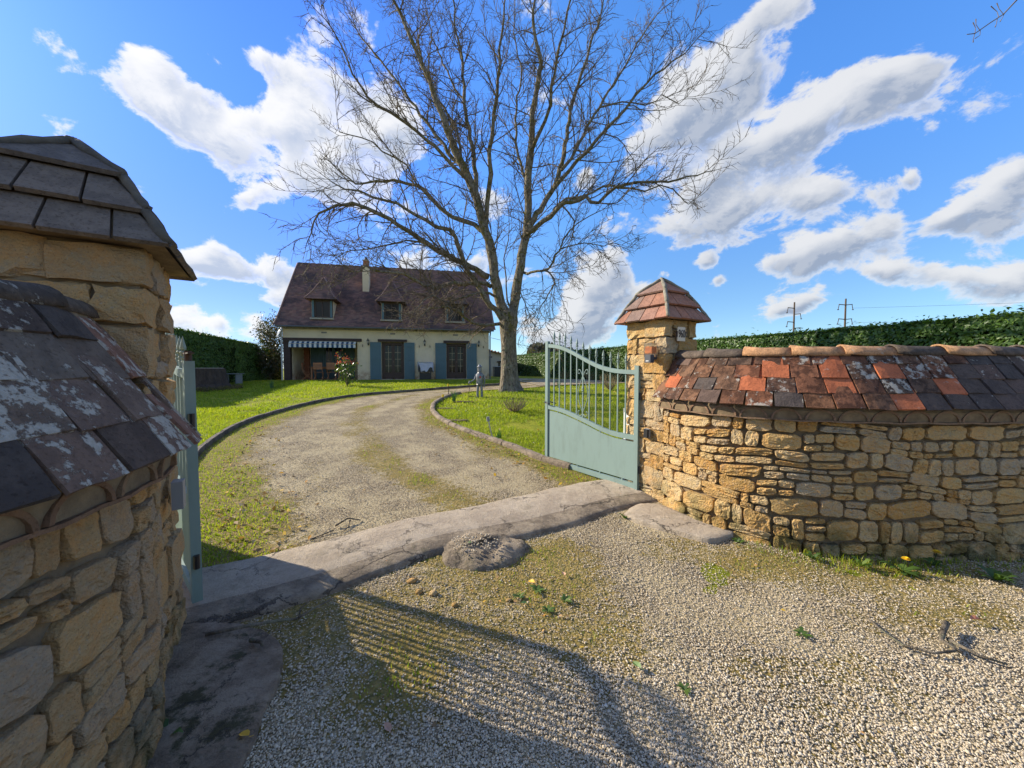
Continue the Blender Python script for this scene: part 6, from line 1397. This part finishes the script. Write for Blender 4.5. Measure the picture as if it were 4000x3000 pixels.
for sx in (-1, 1): MB().box((x + sx * .32, y, z + .23), (.05, .40, .46)).build('leg', M_greyp, bn)
# tilted stakes by the kerb
def stake(x, y, h, label, tilt, white=False):
    z = tz(x, y); s_ = thing('garden_stake', label, 'stake', (x, y, z)); MB().tube([(x, y, z - .05), (x - tilt, y, z + h)], .013, 6).build('post', M_galv if white else M_rust, s_); MB().tube([(x - tilt, y, z + h), (x - tilt * 1.12, y, z + h + .08)], .03, 8).build('head', M_greyp if white else M_yellow, s_)
stake(-.33, 6.75, .38, 'pale solar garden stake leaning beside the right kerb', .10, True); stake(-2.05, 11.0, .25, 'small dark stake with a light top at the drive bend', .0); stake(-2.2, 12.9, .38, 'dark stake by the far bend of the drive', .02)

# ------------------------------------------------------------------ metal garden figure (plain sheet-metal figure holding a stick)
M_tin = mat('dull_sheet_metal', rough=.5, metal=.7, fn=lambda t, b: t.ramp(t.noise(t.pos(), 18, 4, .6), [(.3, (.14, .14, .14)), (.7, (.32, .32, .32))]))
fg = thing('metal_garden_figure', 'grey sheet metal garden figure of plain tubes holding a stick, on the lawn', 'statue', (-1.12, 12.85, tz(-1.12, 12.85))); x, y, z = fg.location
def fp(mb, n, mt=M_tin, sm=False): return mb.build(n, mt, fg, smooth=sm)
fp(MB().lathe([(.105, .42), (.115, .44), (.105, .455), (.12, .47), (.13, .72), (.12, .80), (.07, .84), (.06, .86)], (x, y, z), 14), 'body')
fp(MB().lathe([(.055, .85), (.06, .87), (.068, .88), (.07, 1.03), (.065, 1.05)], (x, y, z), 12), 'head'); fp(MB().lathe([(.095, 1.04), (.10, 1.045), (.05, 1.09), (.045, 1.12), (.0, 1.13)], (x, y, z), 12), 'lid')
for sg, lb in ((-1, 0), (1, 1)): fp(MB().tube([(x + sg * .075, y, z - .02), (x + sg * .072, y, z + .2), (x + sg * .055, y, z + .44)], [.045, .042, .045], 8), 'leg')
fp(MB().tube([(x - .12, y, z + .78), (x - .17, y - .02, z + .62), (x - .22, y - .03, z + .58), (x - .33, y - .04, z + .52)], [.028, .026, .024, .02], 7), 'arm'); fp(MB().tube([(x + .13, y, z + .78), (x + .17, y, z + .60), (x + .165, y, z + .48), (x + .15, y, z + .40)], [.028, .026, .024, .02], 7), 'arm')
fp(MB().tube([(x - .33, y - .05, z + .56), (x - .35, y - .05, z + .48)], [.035, .04], 7), 'hand'); fp(MB().tube([(x + .15, y, z + .41), (x + .15, y, z + .34)], [.022, .026], 7), 'hand')
fp(MB().lathe([(.0, -.006), (.035, -.004), (.035, .004), (.0, .006)], (0, 0, 0), 12), 'disc', M_red).matrix_basis = Matrix.Translation((x + .03, y - .127, z + .70)) @ Matrix.Rotation(R(90), 4, 'X')
fp(MB().tube([(x - .37, y - .05, z - .02), (x - .34, y - .05, z + .55)], .008, 6), 'stick', M_rust); fp(MB().box((x - .28, y - .05, z + .03), (.20, .06, .02)), 'foot_bar', M_rust)

# ------------------------------------------------------------------ fittings on the right pillar and the gate motor
eR, nR = Vector((.861, .509, 0)), Vector((-.509, .861, 0)); F3 = Vector((FR[0], FR[1], 0))
def onface(a_, b_, out, z):      # a_ along the street face from the corner, b_ along the gate face
    return F3 + eR * a_ + nR * b_ - (nR * out if b_ == 0 else eR * out) + Vector((0, 0, z))
np_ = thing('number_plate', 'small cream house number plate reading 960 under the tile cap of the right pillar', 'number plate', onface(.185, 0, .05, 1.87), angR)
o = MB().box((0, 0, 0), (.125, .012, .15)).build('plate', mat('cream_enamel', (.66, .54, .38), .4)); o.parent = np_
o = MB().box((-.069, .002, 0), (.012, .014, .06)).box((.069, .002, 0), (.012, .014, .06)).build('clip', M_rust); o.parent = np_
fc = bpy.data.curves.new('number', 'FONT'); fc.body = '960'; fc.size = .105; fc.extrude = .002; fc.align_x = 'CENTER'; fc.align_y = 'CENTER'; fc.offset = .0; fo = bpy.data.objects.new('number', fc); COL.objects.link(fo); fo.parent = np_; fo.rotation_euler = (R(90), 0, 0); fo.location = (0, -.009, 0); fo.scale = (.72, 1.15, 1)
fc.materials.append(mat('dark_brown_numerals', (.035, .018, .012), .5))
bpy.context.view_layer.update(); me = bpy.data.meshes.new_from_object(fo); mw_ = fo.matrix_basis.copy(); bpy.data.objects.remove(fo); fo = bpy.data.objects.new('number', me); COL.objects.link(fo); fo.parent = np_; fo.matrix_basis = mw_
M_clear = mat('cloudy_clear_plastic', (.60, .60, .58), .25); M_clear.node_tree.nodes['Principled BSDF'].inputs['Transmission Weight'].default_value = .93; M_clear.node_tree.nodes['Principled BSDF'].inputs['IOR'].default_value = 1.15
fl = thing('flashing_lamp', 'clear plastic flashing lamp with orange inside on the right pillar', 'lamp', onface(0, .13, .075, 1.70), angR)
o = MB().box((0, 0, 0), (.10, .11, .15)).build('cover', M_clear); o.parent = fl; md = o.modifiers.new('b', 'BEVEL'); md.width = .008; md.segments = 2
o = MB().box((-.005, -.005, .0), (.075, .085, .075)).build('orange_lens', mat('orange_lens', (.85, .22, .01), .3)); o.parent = fl
o = MB().box((-.045, -.02, -.095), (.06, .075, .085)).box((.03, 0, -.09), (.06, .07, .03)).build('base', mat('slate_plastic', (.045, .05, .06), .45)); o.parent = fl
o = MB().box((-.078, -.02, -.118), (.003, .036, .010)).build('badge', M_whitep); o.parent = fl
pc = thing('gate_photocell', 'small black and grey photocell box low on the right pillar', 'sensor', onface(0, .20, .03, .78), angR)
o = MB().box((-.012, 0, 0), (.03, .05, .095)).build('case', M_black); o.parent = pc; o = MB().box((.012, 0, 0), (.028, .058, .105)).build('back_box', M_greyp); o.parent = pc
pc2 = thing('gate_photocell', 'grey photocell box on the left pillar beside the gate leaf', 'sensor', (-1.72, 1.86, .86), angL); 
o = MB().box((.02, 0, 0), (.045, .075, .14)).build('case', M_greyp); o.parent = pc2
leafy_shrub('added_shade_evergreen', -3.46, 2.68, .46, 2.45, 4200, .07, M_shrub, 'added unseen evergreen behind the large left pillar, shading the gap beside the gate', 17, 'shrub', z=.02)  # unseen plant added to close the strip of sun beside the gate shadow
ml_ = thing('gate_motor', 'added unseen motor housing behind the left pillar, blocking light beside the gate', 'motor', (-2.62, 2.44, .55), .6)  # unseen box added to block sun between left pillar and hinge post
o = MB().box((0, 0, 0), (.22, .26, .95)).build('housing', M_whitep); o.parent = ml_; o = MB().box((0, 0, .50), (.23, .27, .06)).build('lid', M_greyp); o.parent = ml_
mt_ = thing('gate_motor', 'grey and white gate motor housing behind the right gate leaf', 'motor', (1.96, 6.02, .55), .3)
o = MB().box((0, 0, 0), (.19, .20, .50)).build('housing', M_whitep); o.parent = mt_; o = MB().box((0, 0, .27), (.20, .21, .06)).build('lid', M_greyp); o.parent = mt_
o = MB().box((.02, 0, -.42), (.10, .10, .40)).build('post', M_greyp); o.parent = mt_; o = MB().tube([(-.09, -.05, -.12), (-.35, -.35, -.13), (-.62, -.42, -.13)], [.018, .018, .014], 6).build('arm', M_galv); o.parent = mt_
bd = MB()
for k in range(3): bd.bar((2.32 + k * .05, 4.95 + k * .03, 1.70), (2.50 + k * .05, 5.02 + k * .03, 1.28), .012, .045)
tag(bd.build('leaning_frame', mat('cream_paint', (.60, .56, .46), .6)), 'end of a cream slatted frame sticking up behind the right pillar', 'frame')

# ------------------------------------------------------------------ power poles, cable, far trees
M_pole = mat('weathered_pole', (.10, .065, .045), .85)
def pole(x, y, h, label, z0=0, n=2, alt=False):
    p = thing('power_pole', label, 'power pole', (x, y, z0), group='power poles beyond the hedge'); MB().tube([(x, y, z0), (x, y, z0 + h)], [.18, .11], 8).build('post', M_pole, p)
    for k in range(n):
        zz = z0 + h - .9 - k * 2.3; 
        for sg in (-1, 1):
            z2 = zz - (1.0 if (alt and sg > 0) else 0); MB().bar((x, y, z2 - .1), (x + sg * 1.08, y, z2), .11).build('cross_arm', M_pole, p)
            MB().tube([(x + sg * 1.02, y, z2), (x + sg * 1.18, y, z2 - .8)], .05, 6).tube([(x + sg * 1.06, y, z2 - .85), (x + sg * 1.32, y, z2 - .85)], .06, 6).build('insulator', M_rust, p)
pole(46.8, 62, 12.5, 'power pole with staggered arms, left of the two beyond the hedge', alt=True); pole(53.5, 60, 12.7, 'power pole with level arms, right of the two beyond the hedge')
for k, (zz, s_) in enumerate(((11.2, 'highest'), (8.9, 'middle'), (8.0, 'lowest'))):
    P = [Vector((54.6 + 14 * q, 60 - 12 * q, zz - 1.6 * math.sin(math.pi * min(q / 4, 1)))) for q in np.linspace(0, 4, 14)]; tag(MB().tube(P, .016, 4).build('power_line', M_black), 'thin power line running right from the right pole, %s of three' % s_, 'wire')
tag(MB().tube([HW(11.6, .1, 2.55), HW(14, 1, 2.15), Vector((8, 27, 1.9)), Vector((20, 30, 1.6))], .012, 5).build('overhead_cable', M_black), 'thin cable running from the house corner over the hedge', 'cable')
def small_tree(x, y, h, label, seed, z=0):
    root = thing('distant_tree', label, 'tree', (x, y, z)); rg = random.Random(seed); m_ = MB(); MB().tube([(x, y, z), (x, y, z + h * .5)], [.3, .18], 6).build('trunk', M_twig, root)
    def rec(p, d, L, r, lv):
        q = p + d * L; m_.tube([p, p.lerp(q, .5) + Vector((rg.gauss(0, .05), rg.gauss(0, .05), .05)) * L, q], [r, r * .8, r * .5], 4)
        if lv:
            for _ in range(4): rec(p.lerp(q, rg.uniform(.4, 1)), (d + Vector((rg.gauss(0, .55), rg.gauss(0, .55), rg.gauss(0, .35) + .1))).normalized(), L * rg.uniform(.5, .75), r * .5, lv - 1)
    for _ in range(7): rec(Vector((x, y, z + h * rg.uniform(.25, .5))), Vector((rg.gauss(0, .5), rg.gauss(0, .5), 1)).normalized(), h * .28, .09, 4)
    m_.build('branches', M_twig, root)
small_tree(58, 40, 9.5, 'small bare tree top showing above the hedge at the far right', 3)
fx_ = np.array([]); 
n = 9000; gg = np.random.default_rng(9); x = gg.uniform(5, 60, n); y = 118 + gg.normal(0, 4, n); cr = 7.0 * fbm(x, y * 0, .09, 4) + 3.2; z = 1 + cr * gg.random(n) ** .6
V, F, r = leaves(n, np.c_[x, y, z], np.tile([0, -1., .3], (n, 1)), 1.6, .6, 1.6, .3, 3); link('far_woods', np_mesh('far_woods', V, F, mat('far_wood_foliage', rough=.9, fn=leafy([(0, (.05, .05, .035)), (1, (.12, .11, .08))], .2)), False, {'rnd': r}), kind='stuff')
